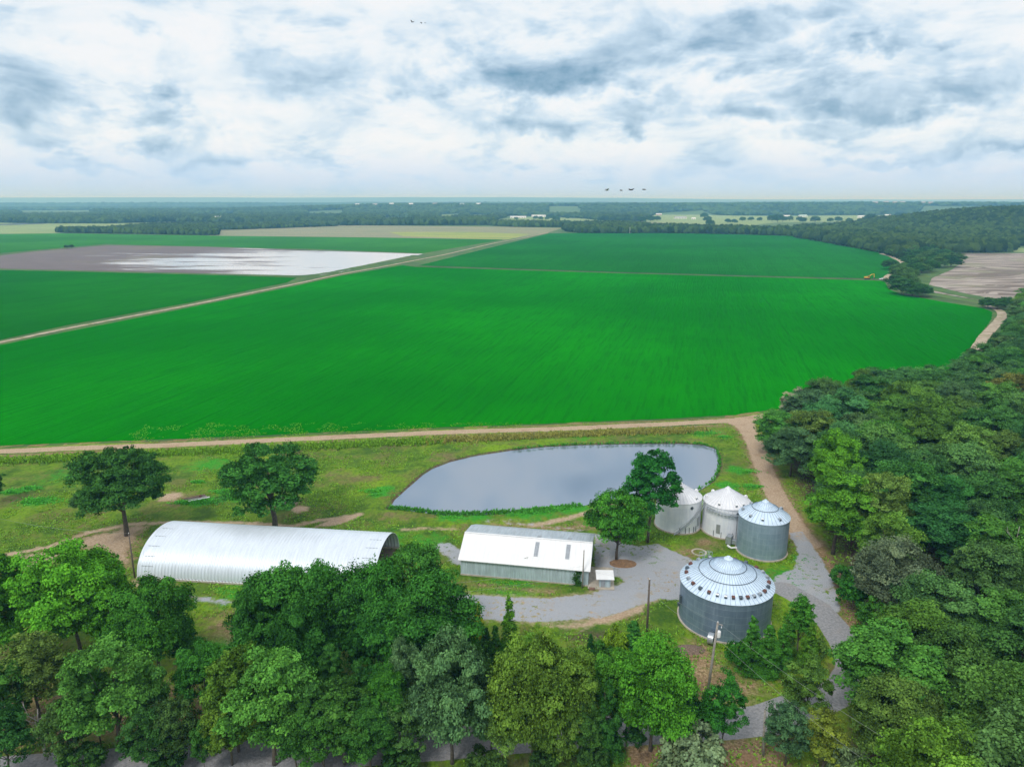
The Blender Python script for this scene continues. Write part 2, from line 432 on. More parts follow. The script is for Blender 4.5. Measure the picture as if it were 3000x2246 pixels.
BIRD = simple('black_feathers', (.008, .008, .010), .8, 0, .2, 3)
GREYBIRD = simple('grey_feathers', (.30, .36, .42), .8, 0, .2, 3)
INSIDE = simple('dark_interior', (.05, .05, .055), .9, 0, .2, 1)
BRICKISH = simple('weathered_boards', (.20, .12, .09), .9, 0, .3, 2)
def ribbed(name, col, rough, metal, pitch, axis=0, streak=.15):
    m_, t, p, _ = mat(name)
    oc = t.new('ShaderNodeTexCoord').outputs['Object']
    sc = [.25, .25, .25]; sc[axis] = 3.0
    s_ = t.noise(t.mapping(oc, scale=tuple(sc)), 1, 6, .7)
    big = t.noise(oc, .35, 5, .6)
    c = t.mix(t.ss(s_, .3, .7, 0, 1), tuple(x*(1-streak) for x in col), tuple(min(1, x*(1+streak*.4)) for x in col))
    c = t.mix(t.ss(big, .5, .75, 0, .5), c, tuple(x*(1-streak*1.4) for x in col))
    t.put(p.inputs['Base Color'], c); p.inputs['Roughness'].default_value = rough; p.inputs['Metallic'].default_value = metal
    x = t.new('ShaderNodeSeparateXYZ', {0: oc}).outputs[axis]
    wv = t.m('SINE', t.m('MULTIPLY', x, 2*math.pi/pitch))
    bumpy(t, p, wv, .35, .05)
    return m_
SHEET = ribbed('white_roof_sheet', (.80, .81, .82), .45, .05, .9, 0, .07)
BACKSHEET = ribbed('galvanised_roof_sheet', (.50, .56, .62), .4, .35, .6, 0, .22)
WALLSHEET = ribbed('grey_wall_sheet', (.50, .62, .68), .6, .2, .5, 0, .25)
ARCHSHEET = ribbed('arched_steel_sheet', (.74, .81, .90), .38, .25, 5.0, 0, .10)
def binwall(name, lo, hi, seam, metal=.45, rough=.45):
    m_, t, p, _ = mat(name)
    oc = t.new('ShaderNodeTexCoord').outputs['Object']
    s_ = t.new('ShaderNodeSeparateXYZ', {0: oc})
    ang = t.m('MULTIPLY', t.m('ARCTAN2', s_.outputs[1], s_.outputs[0]), 6.0)
    uv = t.new('ShaderNodeCombineXYZ', {0: ang, 1: s_.outputs[2], 2: 0.0}).outputs[0]
    br = t.new('ShaderNodeTexBrick', {'Vector': uv, 'Color1': (0, 0, 0), 'Color2': (1, 1, 1), 'Mortar': (.5, .5, .5), 'Scale': 1.0,
               'Mortar Size': .02, 'Brick Width': 2.8, 'Row Height': 1.12, 'Bias': 0.0, 'Mortar Smooth': .3})
    st = t.noise(t.mapping(uv, scale=(2.2, .12, 1)), 1, 6, .7)
    st2 = t.noise(t.mapping(uv, scale=(.5, .5, 1)), 1, 5, .6)
    f = t.m('ADD', t.m('MULTIPLY', t.new('ShaderNodeSeparateColor', {0: br.outputs[0]}).outputs[0], .35), t.m('MULTIPLY', t.ss(st, .3, .7), .45))
    f = t.m('ADD', f, t.m('MULTIPLY', t.ss(st2, .3, .7), .3), clamp=True)
    c = t.mix(f, lo, hi)
    c = t.mix(t.m('MULTIPLY', br.outputs['Fac'], .55), c, seam)
    t.put(p.inputs['Base Color'], c); p.inputs['Roughness'].default_value = rough; p.inputs['Metallic'].default_value = metal
    bumpy(t, p, t.m('SINE', t.m('MULTIPLY', s_.outputs[2], 2*math.pi/.22)), .30, .04)
    return m_
BINGREY = binwall('grey_bin_wall', (.14, .21, .31), (.27, .37, .50), (.48, .57, .67))
BINWHITE = binwall('silver_bin_wall', (.66, .71, .80), (.90, .92, .96), (.60, .64, .70), .0, .5)
BINPALE = binwall('pale_grey_bin_wall', (.22, .32, .42), (.37, .49, .60), (.54, .63, .72))
ROOFWHITE = simple('white_bin_roof', (.74, .75, .78), .45, .1, .07, 1.2)
ROOFBLUE = simple('pale_steel_bin_roof', (.60, .73, .87), .4, .1, .10, 1.0)
SEAM = simple('roof_seam', (.32, .42, .52), .5, .3, .15, 2)  # seams darker than their sheets: lap dirt, and rib shading put into the colour
SEAMW = simple('silver_roof_seam', (.56, .59, .64), .5, .3, .15, 2)

# ------------------------------------------------------------------ terrain
rng = np.random.default_rng(11)
def smooth(a, b, x): t = np.clip((x-a)/(b-a), 0, 1); return t*t*(3-2*t)
def vnoise(x, y, s, seed=0):
    """cheap smooth value noise"""
    x = np.asarray(x, float)/s; y = np.asarray(y, float)/s
    xi = np.floor(x).astype(np.int64); yi = np.floor(y).astype(np.int64); fx = x-xi; fy = y-yi
    fx = fx*fx*(3-2*fx); fy = fy*fy*(3-2*fy)
    def h(a, b):
        n = (a*374761393+b*668265263+seed*1442695041) & 0x7fffffff
        n = ((n ^ (n >> 13))*1274126177) & 0x7fffffff
        return ((n ^ (n >> 16)) & 0xffff)/65535.0
    return (h(xi, yi)*(1-fx)+h(xi+1, yi)*fx)*(1-fy)+(h(xi, yi+1)*(1-fx)+h(xi+1, yi+1)*fx)*fy
def fbm(x, y, s, o=4, seed=0):
    v = 0; a = .5; tot = 0
    for i in range(o): v = v+a*vnoise(x, y, s/2**i, seed+i); tot += a; a *= .55
    return v/tot
def terrain(x, y):
    x = np.asarray(x, float); y = np.asarray(y, float)
    h = 40*np.exp(-(np.minimum(x-1060, 0)/200.)**2-((y-1560)/330.)**2)
    u = x/np.maximum(y, 1)
    amp = 8+30*smooth(-.42, -.15, u)
    h = h+amp*smooth(3500, 4200, y)*(1-.85*smooth(4350, 5100, y))*(.75+.5*fbm(x, y, 900, 3, 5))
    h = h+smooth(6800, 8300, y)*(14+44*fbm(x, y, 1900, 3, 9)*(1-smooth(9500, 12500, y)))
    far = smooth(14500, 18500, y)
    prof = 135-50*smooth(.1, .35, u)
    h = h+far*prof*(.72+.42*fbm(x, y, 2600, 4, 3))
    return h
NEAR = (-165, 175, 52, 240)

ys = np.concatenate([np.linspace(-160, 900, 130), np.geomspace(910, 27000, 260)])
us = np.linspace(-1.25, 1.25, 330)
Y, U = np.meshgrid(ys, us, indexing='ij'); X = U*(np.abs(Y)+260)
Z = terrain(X, Y)-.05
Z[(X > NEAR[0]+12) & (X < NEAR[1]-12) & (Y > NEAR[2]+10) & (Y < NEAR[3]-10)] = -3
nr, nc = Y.shape
def gridfaces(nr, nc):
    i = np.arange(nr*nc).reshape(nr, nc)
    return np.stack([i[:-1, :-1], i[:-1, 1:], i[1:, 1:], i[1:, :-1]], -1).reshape(-1, 4)
F = gridfaces(nr, nc)
V = np.stack([X, Y, Z], -1).reshape(-1, 3)
split = V[F[:, 0], 1] > 6500
tag(mesh_np('ground', V, F[~split], FARG, smooth=True), kind='structure')
tag(mesh_np('hills', V, F[split], CANOPY, attrs={'tint': fbm(V[:, 0], V[:, 1], 500, 4, 2)}, smooth=True), kind='structure')

# --- surfaces near the farm
def seg_dist(x, y, pts):
    d = np.full(x.shape, 1e9)
    for (ax, ay), (bx, by) in zip(pts[:-1], pts[1:]):
        vx, vy = bx-ax, by-ay; L = vx*vx+vy*vy
        t = np.clip(((x-ax)*vx+(y-ay)*vy)/L, 0, 1)
        d = np.minimum(d, np.hypot(x-ax-t*vx, y-ay-t*vy))
    return d
def poly_sd(x, y, pts):
    """signed distance, positive inside"""
    d = seg_dist(x, y, pts+[pts[0]])
    ins = np.zeros(x.shape, bool)
    for (ax, ay), (bx, by) in zip(pts, pts[1:]+[pts[0]]):
        c = ((ay > y) != (by > y)) & (x < (bx-ax)*(y-ay)/((by-ay) if by != ay else 1e-9)+ax)
        ins ^= c
    return np.where(ins, d, -d)
def S(*p): return [sp(a, b) for a, b in p]
POND_PTS = S((1138,1488),(1158,1460),(1185,1436),(1215,1410),(1240,1388),(1270,1369),(1320,1350),(1390,1333),(1500,1316),(1600,1306),(1700,1301),(1850,1298),
             (2000,1297),(2060,1301),(2095,1312),(2107,1335),(2108,1365),(2100,1390),(2085,1410),(2050,1432),(1990,1450),(1900,1460),(1830,1455),(1770,1462),(1700,1480),(1600,1494),(1500,1501),(1400,1505),(1340,1507),(1290,1505),(1250,1500),(1200,1492))
FRONT_ROAD = S((-150,1330),(0,1322),(200,1313),(500,1303),(900,1284),(1300,1266),(1700,1253),(2000,1239),(2150,1231),(2250,1217),(2330,1207))
BRANCH = S((2150,1233),(2185,1255),(2212,1300),(2238,1370),(2262,1430),(2295,1490),(2340,1560),(2370,1590))
DRIVE = S((900,1765),(1300,1768),(1450,1780),(1600,1786),(1750,1772),(1880,1728),(1970,1690))
DRIVE2 = S((2300,1725),(2390,1775),(2440,1830),(2480,1890),(2505,1960),(2470,2020),(2390,2060),(2240,2108),(2100,2122),(1950,2132))
BOTTOM = S((2330,2075),(2240,2108),(2100,2122),(1700,2145),(1500,2160),(1300,2177),(1000,2200),(600,2220),(300,2240),(0,2262),(-200,2280))
YARD = S((1742,1560),(1800,1585),(1870,1600),(1925,1592),(1985,1620),(2050,1645),(2075,1680),(2020,1760),(1900,1750),(1845,1715),(1810,1685),(1745,1700))
LOOP = S((2312,1560),(2352,1556),(2385,1605),(2415,1650),(2440,1700),(2462,1790),(2415,1800),(2350,1745),(2262,1735),(2270,1688),(2325,1665),(2338,1620),(2328,1590))
TRACK = S((-80,1645),(150,1600),(260,1560),(380,1536),(520,1530),(700,1532),(860,1540),(930,1525),(1050,1508))
def soft(d, w): return np.clip(.5+d/w, 0, 1)
def paint(x, y):
    z = np.zeros_like(x)
    dirt = z.copy(); grav = z.copy(); lush = z.copy(); dry = z.copy(); mud = z.copy(); asph = z.copy()
    def line(a, pts, hw, s, k=1.): return np.maximum(a, k*soft(hw-seg_dist(x, y, pts), s))
    def area(a, pts, s, k=1.): return np.maximum(a, k*soft(poly_sd(x, y, pts), s))
    def blob(a, px, py, r, k=1.):
        cx, cy_ = sp(px, py); return np.maximum(a, k*np.clip(1.2-np.hypot(x-cx, y-cy_)/r, 0, 1))
    fr = line(z, FRONT_ROAD, 2.1, 3)
    dirt = line(dirt, FRONT_ROAD, 1.9, 2.6)
    dirt = line(dirt, BRANCH, 2.3, 2.5)
    dirt = area(dirt, S((2130,1238),(2175,1226),(2250,1212),(2210,1245),(2225,1300),(2195,1290),(2175,1258)), 3)
    dry = line(dry, BRANCH, 4.0, 5, .75)
    dirt = line(dirt, TRACK, 1.3, 4, .78)
    dirt = area(dirt, S((-80,1650),(130,1612),(250,1566),(400,1532),(470,1530),(430,1560),(400,1600),(388,1665),(330,1655),(270,1620),(200,1610),(90,1655),(-80,1700)), 6, .64)
    dry = area(dry, S((230,1570),(440,1530),(440,1600),(390,1690),(300,1660)), 8, .7)
    dirt = area(dirt, S((-60,1660),(60,1625),(200,1600),(160,1650),(-40,1690)), 5, .8)
    dirt = area(dirt, S((900,1548),(960,1520),(1055,1498),(1075,1508),(1010,1535),(960,1545)), 3, .7)
    dirt = line(dirt, S((1180,1552),(1250,1548),(1330,1550)), 1.2, 3.5, .66)
    dirt = line(dirt, S((1560,1540),(1640,1525),(1720,1505),(1800,1478)), 1.2, 3, .75)
    dirt = line(dirt, S((1640,1560),(1720,1535),(1790,1500)), .9, 3, .62)
    dry = line(dry, S((1450,1540),(1640,1548),(1760,1535)), 2.6, 6, .66)
    for p_ in ((500,1455,5,.7),(880,1490,3.5,.72),(430,1700,5,.6)): dirt = blob(dirt, *p_)
    for q_ in (((-60,1350),(300,1340),(700,1322),(1000,1308),(1120,1310)), ((640,1322),(760,1318),(980,1312))): mud = line(mud, S(*q_), 1.5, 6, .52)
    for p_ in ((845,1470,6,.75),(860,1325,7,.55),(1140,1310,7,.5)): mud = blob(mud, *p_)
    # gravel drives and yard
    grav = line(grav, DRIVE, 3.5, 2.2)
    grav = area(grav, YARD, 2.2)
    grav = area(grav, LOOP, 2.0)
    grav = line(grav, S((1350,1640),(1330,1620),(1300,1600)), 2, 3, .8)
    grav = line(grav, S((1420,1530),(1600,1540),(1750,1562)), 1.2, 5, .62)
    grav = line(grav, S((540,1745),(640,1760),(740,1765),(900,1765)), 1.1, 3, .72)
    grav = line(grav, S((690,1800),(740,1815)), .9, 3, .68)
    asph = line(asph, BOTTOM, 2.7, 1.2)
    asph = line(asph, DRIVE2, 2.4, 1.5)
    dirt = line(dirt, DRIVE, 5.6, 4.5, .54)
    dry = line(dry, S((1380,1710),(1500,1725),(1620,1735)), 1.2, 4, .72)
    dirt = area(dirt, S((1540,1835),(1700,1815),(1850,1770),(1920,1735),(1890,1800),(1800,1830),(1700,1850)), 4, .72)
    dry = area(dry, S((1920,1900),(2060,1850),(2180,1960),(2300,1990),(2230,2100),(2000,2110),(1960,2000)), 8, .66)
    mud = area(mud, S((1640,1845),(1800,1830),(1880,1850),(1760,1890),(1640,1890)), 5, .62)
    dry = area(dry, S((1980,1880),(2060,1870),(2120,1930),(2060,1960),(1990,1930)), 4, .72)
    dry = line(dry, S((2300,1450),(2360,1560),(2430,1650),(2480,1760),(2500,1830)), 2.2, 5, .80)
    mud = line(mud, S((2440,1600),(2475,1700),(2510,1800)), 1.6, 5, .66)
    dry = area(dry, S((1800,2170),(2300,2150),(2330,2260),(1850,2300)), 4, .8)
    dry = area(dry, S((-100,2000),(300,1960),(560,1960),(700,2010),(760,2180),(400,2210),(-100,2240)), 10, .62)
    dry = area(dry, S((560,1790),(750,1800),(760,1900),(600,1900)), 7, .58)
    mud = line(mud, [(a, b-4.2) for a, b in BOTTOM], 1.5, 6, .62)
    # woodland floor
    mud = area(mud, S((2290,1290),(2330,1420),(2420,1560),(2510,1750),(2560,1950),(2480,2140),(2300,2300),(3300,2300),(3300,1000),(2900,1000),(2850,1080),(2300,1200)), 8, .8)
    # verges and ditch
    dry = np.maximum(dry, soft(3.2-np.abs(seg_dist(x, y, FRONT_ROAD)-3.5), 4)*.56*(fr < .3))
    ditch = S((-100,1352),(300,1338),(700,1318),(1100,1300),(1500,1282),(1900,1264),(2080,1262))
    mud = line(mud, ditch, 1.6, 5, .55); lush = line(lush, ditch, 2.5, 5, .5)
    for p_ in ((620,1360,9,.7),(180,1395,10,.5),(1120,1438,4,.95),(1110,1450,3,.9),(35,1440,3,.8),(85,1430,2.5,.8),(110,1468,5,.75),(590,1470,4,.9),(660,1440,3,.9),
              (690,1458,3.5,.95),(580,1412,2,.8),(1560,1495,9,.8),(1680,1490,6,.85),(1330,1515,5,.8),(1400,1512,5,.8),(1830,1740,6,.8),(1500,1715,9,.66),(1900,1700,4,.6),(2160,1380,4,.9),(2130,1425,4,.9),
              (2200,1425,3,.9),(2050,1268,6,.8),(1700,1285,5,.6),(2120,1280,3,.8),(2310,1690,6,.8),(2360,1640,4,.8),(2080,1640,3,.6),(2200,1600,5,.5),(1150,1580,8,.55),(1250,1590,8,.6),(700,1735,8,.6),(2160,2050,8,.45),(640,1905,6,.7)): lush = blob(lush, *p_)
    for p_ in ((2010,1620,5,.6),(2070,1590,5,.6),(1850,1660,6,.7)): dry = blob(dry, *p_)
    # grass island round the bins keeps its gravel out
    cx, cy_ = 41, 126
    # pond rim
    psd = poly_sd(x, y, POND_PTS)
    mud = np.maximum(mud, soft(.5-np.abs(psd+.3), 1.3)*.8)
    mud = np.where(psd > .3, 1, mud)
    return (np.stack([dirt, grav, lush, z+1], -1), np.stack([dry, mud, asph, z+1], -1), psd)
st = .62
gx = np.arange(NEAR[0], NEAR[1]+.1, st); gy = np.arange(NEAR[2], NEAR[3]+.1, st)
GY, GX = np.meshgrid(gy, gx, indexing='ij')
xf, yf = GX.ravel(), GY.ravel()
SA, SB, PSD = paint(xf, yf)
zf = .16*(fbm(xf, yf, 9, 3, 4)-.5)
flat = np.clip(np.maximum(SA[:, 1], SB[:, 2])*1.5, 0, 1)
zf = zf*(1-flat)-1.1*smooth(-.9, 1.6, PSD)+.35*np.exp(-((PSD+3.5)/2.2)**2)*(PSD < 0)
edge = np.minimum.reduce([xf-NEAR[0], NEAR[1]-xf, yf-NEAR[2], NEAR[3]-yf]); zf = zf*np.clip(edge/6, 0, 1)
ROADMASK = {}
gf = gridfaces(len(gy), len(gx)); ctr = (xf[gf].mean(1), yf[gf].mean(1))
# every cell belongs to exactly one surface
sA = SA[gf].mean(1); sB = SB[gf].mean(1)
own = np.zeros(len(gf), int)
own[sA[:, 0] > .5] = 0
d_front = np.minimum(seg_dist(*ctr, FRONT_ROAD), seg_dist(*ctr, BRANCH)) < 2.4
own[d_front] = 1
own[sA[:, 1] > .55] = 2
own[sB[:, 2] > .5] = 3
for k, nm in enumerate(('grass_ground', 'dirt_road', 'gravel_drive', 'paved_road')):
    fk = gf[own == k]
    used = np.unique(fk); remap = np.full(len(xf), -1); remap[used] = np.arange(len(used))
    tag(mesh_np(nm, np.stack([xf, yf, zf], 1)[used], remap[fk], LAND, attrs={'surf_a': SA[used], 'surf_b': SB[used]}, smooth=True), kind='structure')

def ngon(name, pts, z, m_, kind='structure', jit=0., step=12.):
    """a field: densely sampled outline with a slightly ragged edge"""
    out = []
    for (ax, ay), (bx, by) in zip(pts, pts[1:]+[pts[0]]):
        L = math.hypot(bx-ax, by-ay); n = max(1, min(400, int(L/step)))
        for i in range(n):
            t = i/n; x_, y_ = ax+(bx-ax)*t, ay+(by-ay)*t
            if jit: x_ += random.uniform(-jit, jit); y_ += random.uniform(-jit, jit)
            out.append((x_, y_, z))
    me = bpy.data.meshes.new(name); me.from_pydata(out, [], [tuple(range(len(out)))]); me.materials.append(m_)
    o = bpy.data.objects.new(name, me); COL.objects.link(o)
    return tag(o, kind=kind)
tag(ngon('pond', [(a, b) for a, b in [(np.array(p)+0).tolist() for p in POND_PTS]], -.28, POND, step=300), kind='structure')
# pond outline grown a little so that the bank, not the sheet, makes its edge
pc = np.mean(POND_PTS, 0)
for o in [bpy.data.objects['pond']]:
    for v in o.data.vertices:
        d = Vector((v.co.x-pc[0], v.co.y-pc[1], 0)); v.co += d.normalized()*1.3
ngon('verge', S((-500,1325),(0,1312),(900,1275),(1700,1240),(2160,1222),(2340,1195),(2500,1195),(2860,1090),(2960,920),(2980,905),(2880,868),(2720,840),(2690,800),(2780,745),(2640,690),(2330,672),(1450,655),(600,664),(-900,640),(-900,1100)), .02, VERGE, jit=0)
ngon('meadow', S((-1500,652),(-500,652),(500,650),(515,654),(300,668),(170,684),(-500,690),(-1500,690)), .10, MEADOW)
ngon('meadow', S((1440,655),(1430,645),(1560,636),(1700,633),(1980,629),(2300,634),(2520,631),(2700,634),(2720,648),(2640,662),(2500,674),(2000,663),(1700,660)), .10, MEADOW)
ngon('meadow', S((0,628),(330,626),(240,630),(0,632)), .6, MEADOW)
CLEAR = [((1286,629),(1352,628),(1350,646),(1280,647)), ((1368,630),(1450,629),(1446,643),(1372,644)), ((1122,637),(1192,636),(1200,653),(1118,654)), ((60,622),(265,620),(280,633),(50,635)), ((560,628),(690,627),(700,637),(560,638)), ((900,626),(1010,625),(1020,636),(890,637)), ((1600,622),(1700,621),(1710,634),(1600,634))]
for q in CLEAR+[((2940,712),(3300,712),(3300,745),(2950,738)), ((1920,629),(2060,626),(2130,640),(1990,652))]:
    ngon('meadow', S(*q), .12, MEADOW)
ngon('stubble_field', S((610,691),(645,673),(800,670),(985,660),(1450,664),(1650,668),(1605,682),(1560,690),(1480,703),(1100,697)), .10, TANF)
ngon('stubble_field', S((1760,656),(1870,648),(2070,660),(2050,672),(1850,665)), .14, TANF)
ngon('yellow_crop_field', S((1140,680),(1380,680),(1555,686),(1490,702),(1350,699),(1180,692)), .16, YELF)
ngon('crop_field', S((-900,760),(-900,690),(0,686),(170,684),(640,691),(1100,696),(1475,702),(1400,715),(1240,742),(900,729),(640,726),(310,715),(0,742)), .12, CROP4)
ngon('flooded_field', S((-900,790),(-400,770),(0,749),(100,737),(310,719),(560,722),(1000,737),(1140,741),(1240,744),(1180,758),(1090,777),(1000,797),(940,806),(860,807),(560,800),(0,787),(-900,775)), .14, WET)
ngon('crop_field', S((-900,1220),(-900,775),(-300,783),(0,791),(440,800),(870,814),(840,828),(560,886),(200,952),(0,996),(-300,1060)), .12, CROP3, jit=.3, step=6)
nf_edge = [(0,1306),(200,1297),(500,1287),(900,1269),(1300,1252),(1700,1237),(2000,1224),(2150,1216),(2240,1203),(2330,1190)]
ngon('crop_field', S((-900,1345),(-300,1318),*nf_edge,(2420,1195),(2700,1160),(2812,1078),(2850,1010),(2905,935),(2908,915),(2880,903),(2760,884),(2640,862),(2605,848),(2590,823),(2400,817),(1800,800.5),(1215,782),(1180,777),(1000,808),(860,839),(560,900),(0,1011),(-300,1075)), .10, CROP1, jit=.35, step=2.5)
ngon('crop_field', S((1225,778),(1310,757),(1475,716),(1610,684),(1760,682),(2000,684),(2160,687),(2330,692),(2400,707),(2480,722),(2590,742),(2630,760),(2640,772),(2636,785),(2600,805),(2588,817),(2400,813),(1800,797)), .10, CROP2, jit=.5, step=8)
ngon('ploughed_field', S((2690,742),(3000,742),(3500,745),(3900,930),(3200,915),(2960,880),(2870,880),(2740,858),(2708,838),(2712,825),(2760,800),(2800,775),(2770,755)), .10, PLOUGH)
def strip(name, pts, w_, z, m_, jit=.25, step=5.):
    P_ = []
    for (a, b), (c, d) in zip(pts[:-1], pts[1:]):
        L = math.hypot(c-a, d-b); n = max(1, min(300, int(L/step)))
        P_ += [(a+(c-a)*i/n, b+(d-b)*i/n) for i in range(n)]
    P_.append(pts[-1])
    P_ = np.array(P_)
    for _ in range(6): P_[1:-1] = (P_[:-2]+P_[1:-1]*2+P_[2:])/4
    T = np.gradient(P_, axis=0); T /= np.linalg.norm(T, axis=1)[:, None]; Nn = np.stack([-T[:, 1], T[:, 0]], 1)
    rows = []
    for k in np.linspace(-1, 1, 5):
        off = k*w_/2+(rng.uniform(-jit, jit, len(P_)) if abs(k) == 1 else 0)
        rows.append(np.c_[P_+Nn*np.reshape(off, (-1, 1)) if np.ndim(off) else P_+Nn*off, np.full(len(P_), z)])
    V_ = np.stack(rows, 1).reshape(-1, 3)
    return tag(mesh_np(name, V_, gridfaces(len(P_), 5), m_), kind='structure')
def track_material():
    m_, t, p, _ = mat('farm_track')
    P = t.pos(); n_ = t.noise(P, .25, 6, .7)
    c = t.mix(t.ss(n_, .35, .65), (.30, .24, .16), (.50, .42, .32))
    c = t.mix(t.ss(t.noise(P, .09, 4, .7), .52, .66, 0, .7), c, (.18, .21, .06))
    t.put(p.inputs['Base Color'], c); p.inputs['Roughness'].default_value = .95
    return m_
TRK = track_material()
strip('farm_track', S((-400,1085),(-100,1023),(0,1004),(200,962),(560,894),(860,833),(1000,803),(1130,780),(1200,766),(1300,747),(1450,712),(1520,700),(1605,682)), 4.0, .2, TRK)
strip('farm_track', S((2780,1140),(2812,1100),(2842,1060),(2880,990),(2932,935),(2938,918),(2918,902),(2880,893)), 5.0, .2, TRK)
strip('grassy_track', S((2880,893),(2780,875),(2700,862),(2645,853)), 3.0, .2, VERGE)
strip('farm_track', S((2645,853),(2618,838),(2600,822),(2596,812),(2612,802),(2640,796),(2652,780),(2640,766),(2605,750),(2580,743)), 5.0, .22, TRK)
strip('ditch', S((1205,780),(1500,789),(1900,801),(2300,812),(2592,820)), 4.5, .18, simple('ditch_weeds', (.035, .06, .018), .95, 0, .5, .05))
strip('grass_bank', S((-200,788),(100,792),(450,800),(870,811),(960,801),(1090,775),(1220,748)), 9, .24, VERGE, 1.0)
strip('grass_bank', S((0,745),(310,717),(640,724),(1000,735),(1230,743)), 8, .24, VERGE, 1.0)
strip('grass_bank', S((2700,835),(2760,852),(2880,876),(2990,890),(3200,915)), 14, .24, VERGE, 1.5)
ngon('grass_bank', S((2650,838),(2740,862),(2720,838),(2730,815),(2790,790),(2810,775),(2740,790),(2680,812)), .26, VERGE)
strip('far_pond', S((-100,661),(0,659),(60,657),(100,655)), 90, .6, POND, 4)

# ------------------------------------------------------------------ trees
def crown_arrays(seed, rx, rz, cz, nclump, per, leaf, kind='round', rc=None):
    g = np.random.default_rng(seed)
    lob = g.normal(size=(7, 3)); lob /= np.linalg.norm(lob, axis=1)[:, None]; la = g.uniform(-.22, .26, 7)
    d = g.normal(size=(nclump*3, 3)); d /= np.linalg.norm(d, axis=1)[:, None]
    d = d[d[:, 2] > -.55][:nclump]; n = len(d)
    env = 1+(np.maximum(0, d@lob.T)**3*la).sum(1)
    rad = env*np.where(g.random(n) < .82, g.uniform(.68, .98, n), g.uniform(.25, .65, n))
    c = d*rad[:, None]*np.array([rx, rx, rz]); c[:, 2] += cz
    rc = rc or rx*.20
    if kind == 'cone':       # cedar or pine: clumps thin out upwards
        t = g.random(n)**1.35; c[:, 2] = cz-rz+2*rz*t
        rr = rx*(1-t)**.75*np.sqrt(g.uniform(.35, 1, n))*(1+.25*np.sin(t*17)); a = g.uniform(0, 6.283, n)
        c[:, 0] = rr*np.cos(a); c[:, 1] = rr*np.sin(a)
    if kind == 'umbrella':
        low = c[:, 2] < cz-.25*rz; c[low, 2] = cz-.25*rz-g.random(low.sum())*rz*.45
    c[:, :2] -= (c[:, :2].max(0)+c[:, :2].min(0))/2
    crad = rc*g.uniform(.65, 1.35, n)
    if kind == 'cone': crad = rc*(1.15-.75*t)*g.uniform(.7, 1.3, n)
    ctint = g.uniform(.15, .75, n)
    # every limb end carries a lobe; every lobe is made of smaller sprays of leaves
    ns = max(5, int(9 if kind != 'cone' else 6)); pl = max(10, per//ns)
    sd_ = g.normal(size=(n, ns, 3)); sd_[..., 2] = np.abs(sd_[..., 2])*.8+sd_[..., 2]*.25; sd_ /= np.linalg.norm(sd_, axis=2)[..., None]
    outw = c-np.array([0, 0, cz]); outw /= np.maximum(np.linalg.norm(outw, axis=1), .1)[:, None]
    sd_ = sd_+outw[:, None]*.35; sd_ /= np.linalg.norm(sd_, axis=2)[..., None]
    sub = c[:, None]+sd_*(crad[:, None]*g.uniform(.55, 1.0, (n, ns)))[..., None]*np.array([1, 1, .85])
    srad = crad[:, None]*g.uniform(.32, .58, (n, ns))
    ld = g.normal(size=(n, ns, pl, 3)); ld[..., 2] = np.abs(ld[..., 2])*.7+ld[..., 2]*.45; ld /= np.linalg.norm(ld, axis=3)[..., None]
    lr = g.uniform(.25, 1.15, (n, ns, pl))**.5
    P_ = sub[:, :, None]+ld*(lr*srad[..., None])[..., None]
    nrm = ld*.55+sd_[:, :, None]*.45+g.normal(size=ld.shape)*.42+np.array([0, 0, .30]); nrm /= np.linalg.norm(nrm, axis=3)[..., None]
    P_ = P_.reshape(-1, 3); nrm = nrm.reshape(-1, 3); N_ = len(P_)
    stint = np.clip(ctint[:, None]+g.normal(0, .17, (n, ns)), 0, 1); per = pl; ctint = stint.ravel()
    ref = g.normal(size=(N_, 3)); u = np.cross(nrm, ref); u /= np.linalg.norm(u, axis=1)[:, None]; v = np.cross(nrm, u)
    s = leaf*g.uniform(.55, 1.35, N_)[:, None]*.5
    if kind == 'cone': u = u*.45
    q = np.stack([P_-u*s-v*s*.5, P_+u*s*.1-v*s*1.1, P_+u*s+v*s*.3, P_-u*s*.2+v*s*1.0], 1)
    tint = np.repeat(np.clip(np.repeat(ctint, per)+g.normal(0, .16, N_), 0, 1), 4)
    return q.reshape(-1, 3), np.arange(N_*4).reshape(-1, 4), tint, c, crad
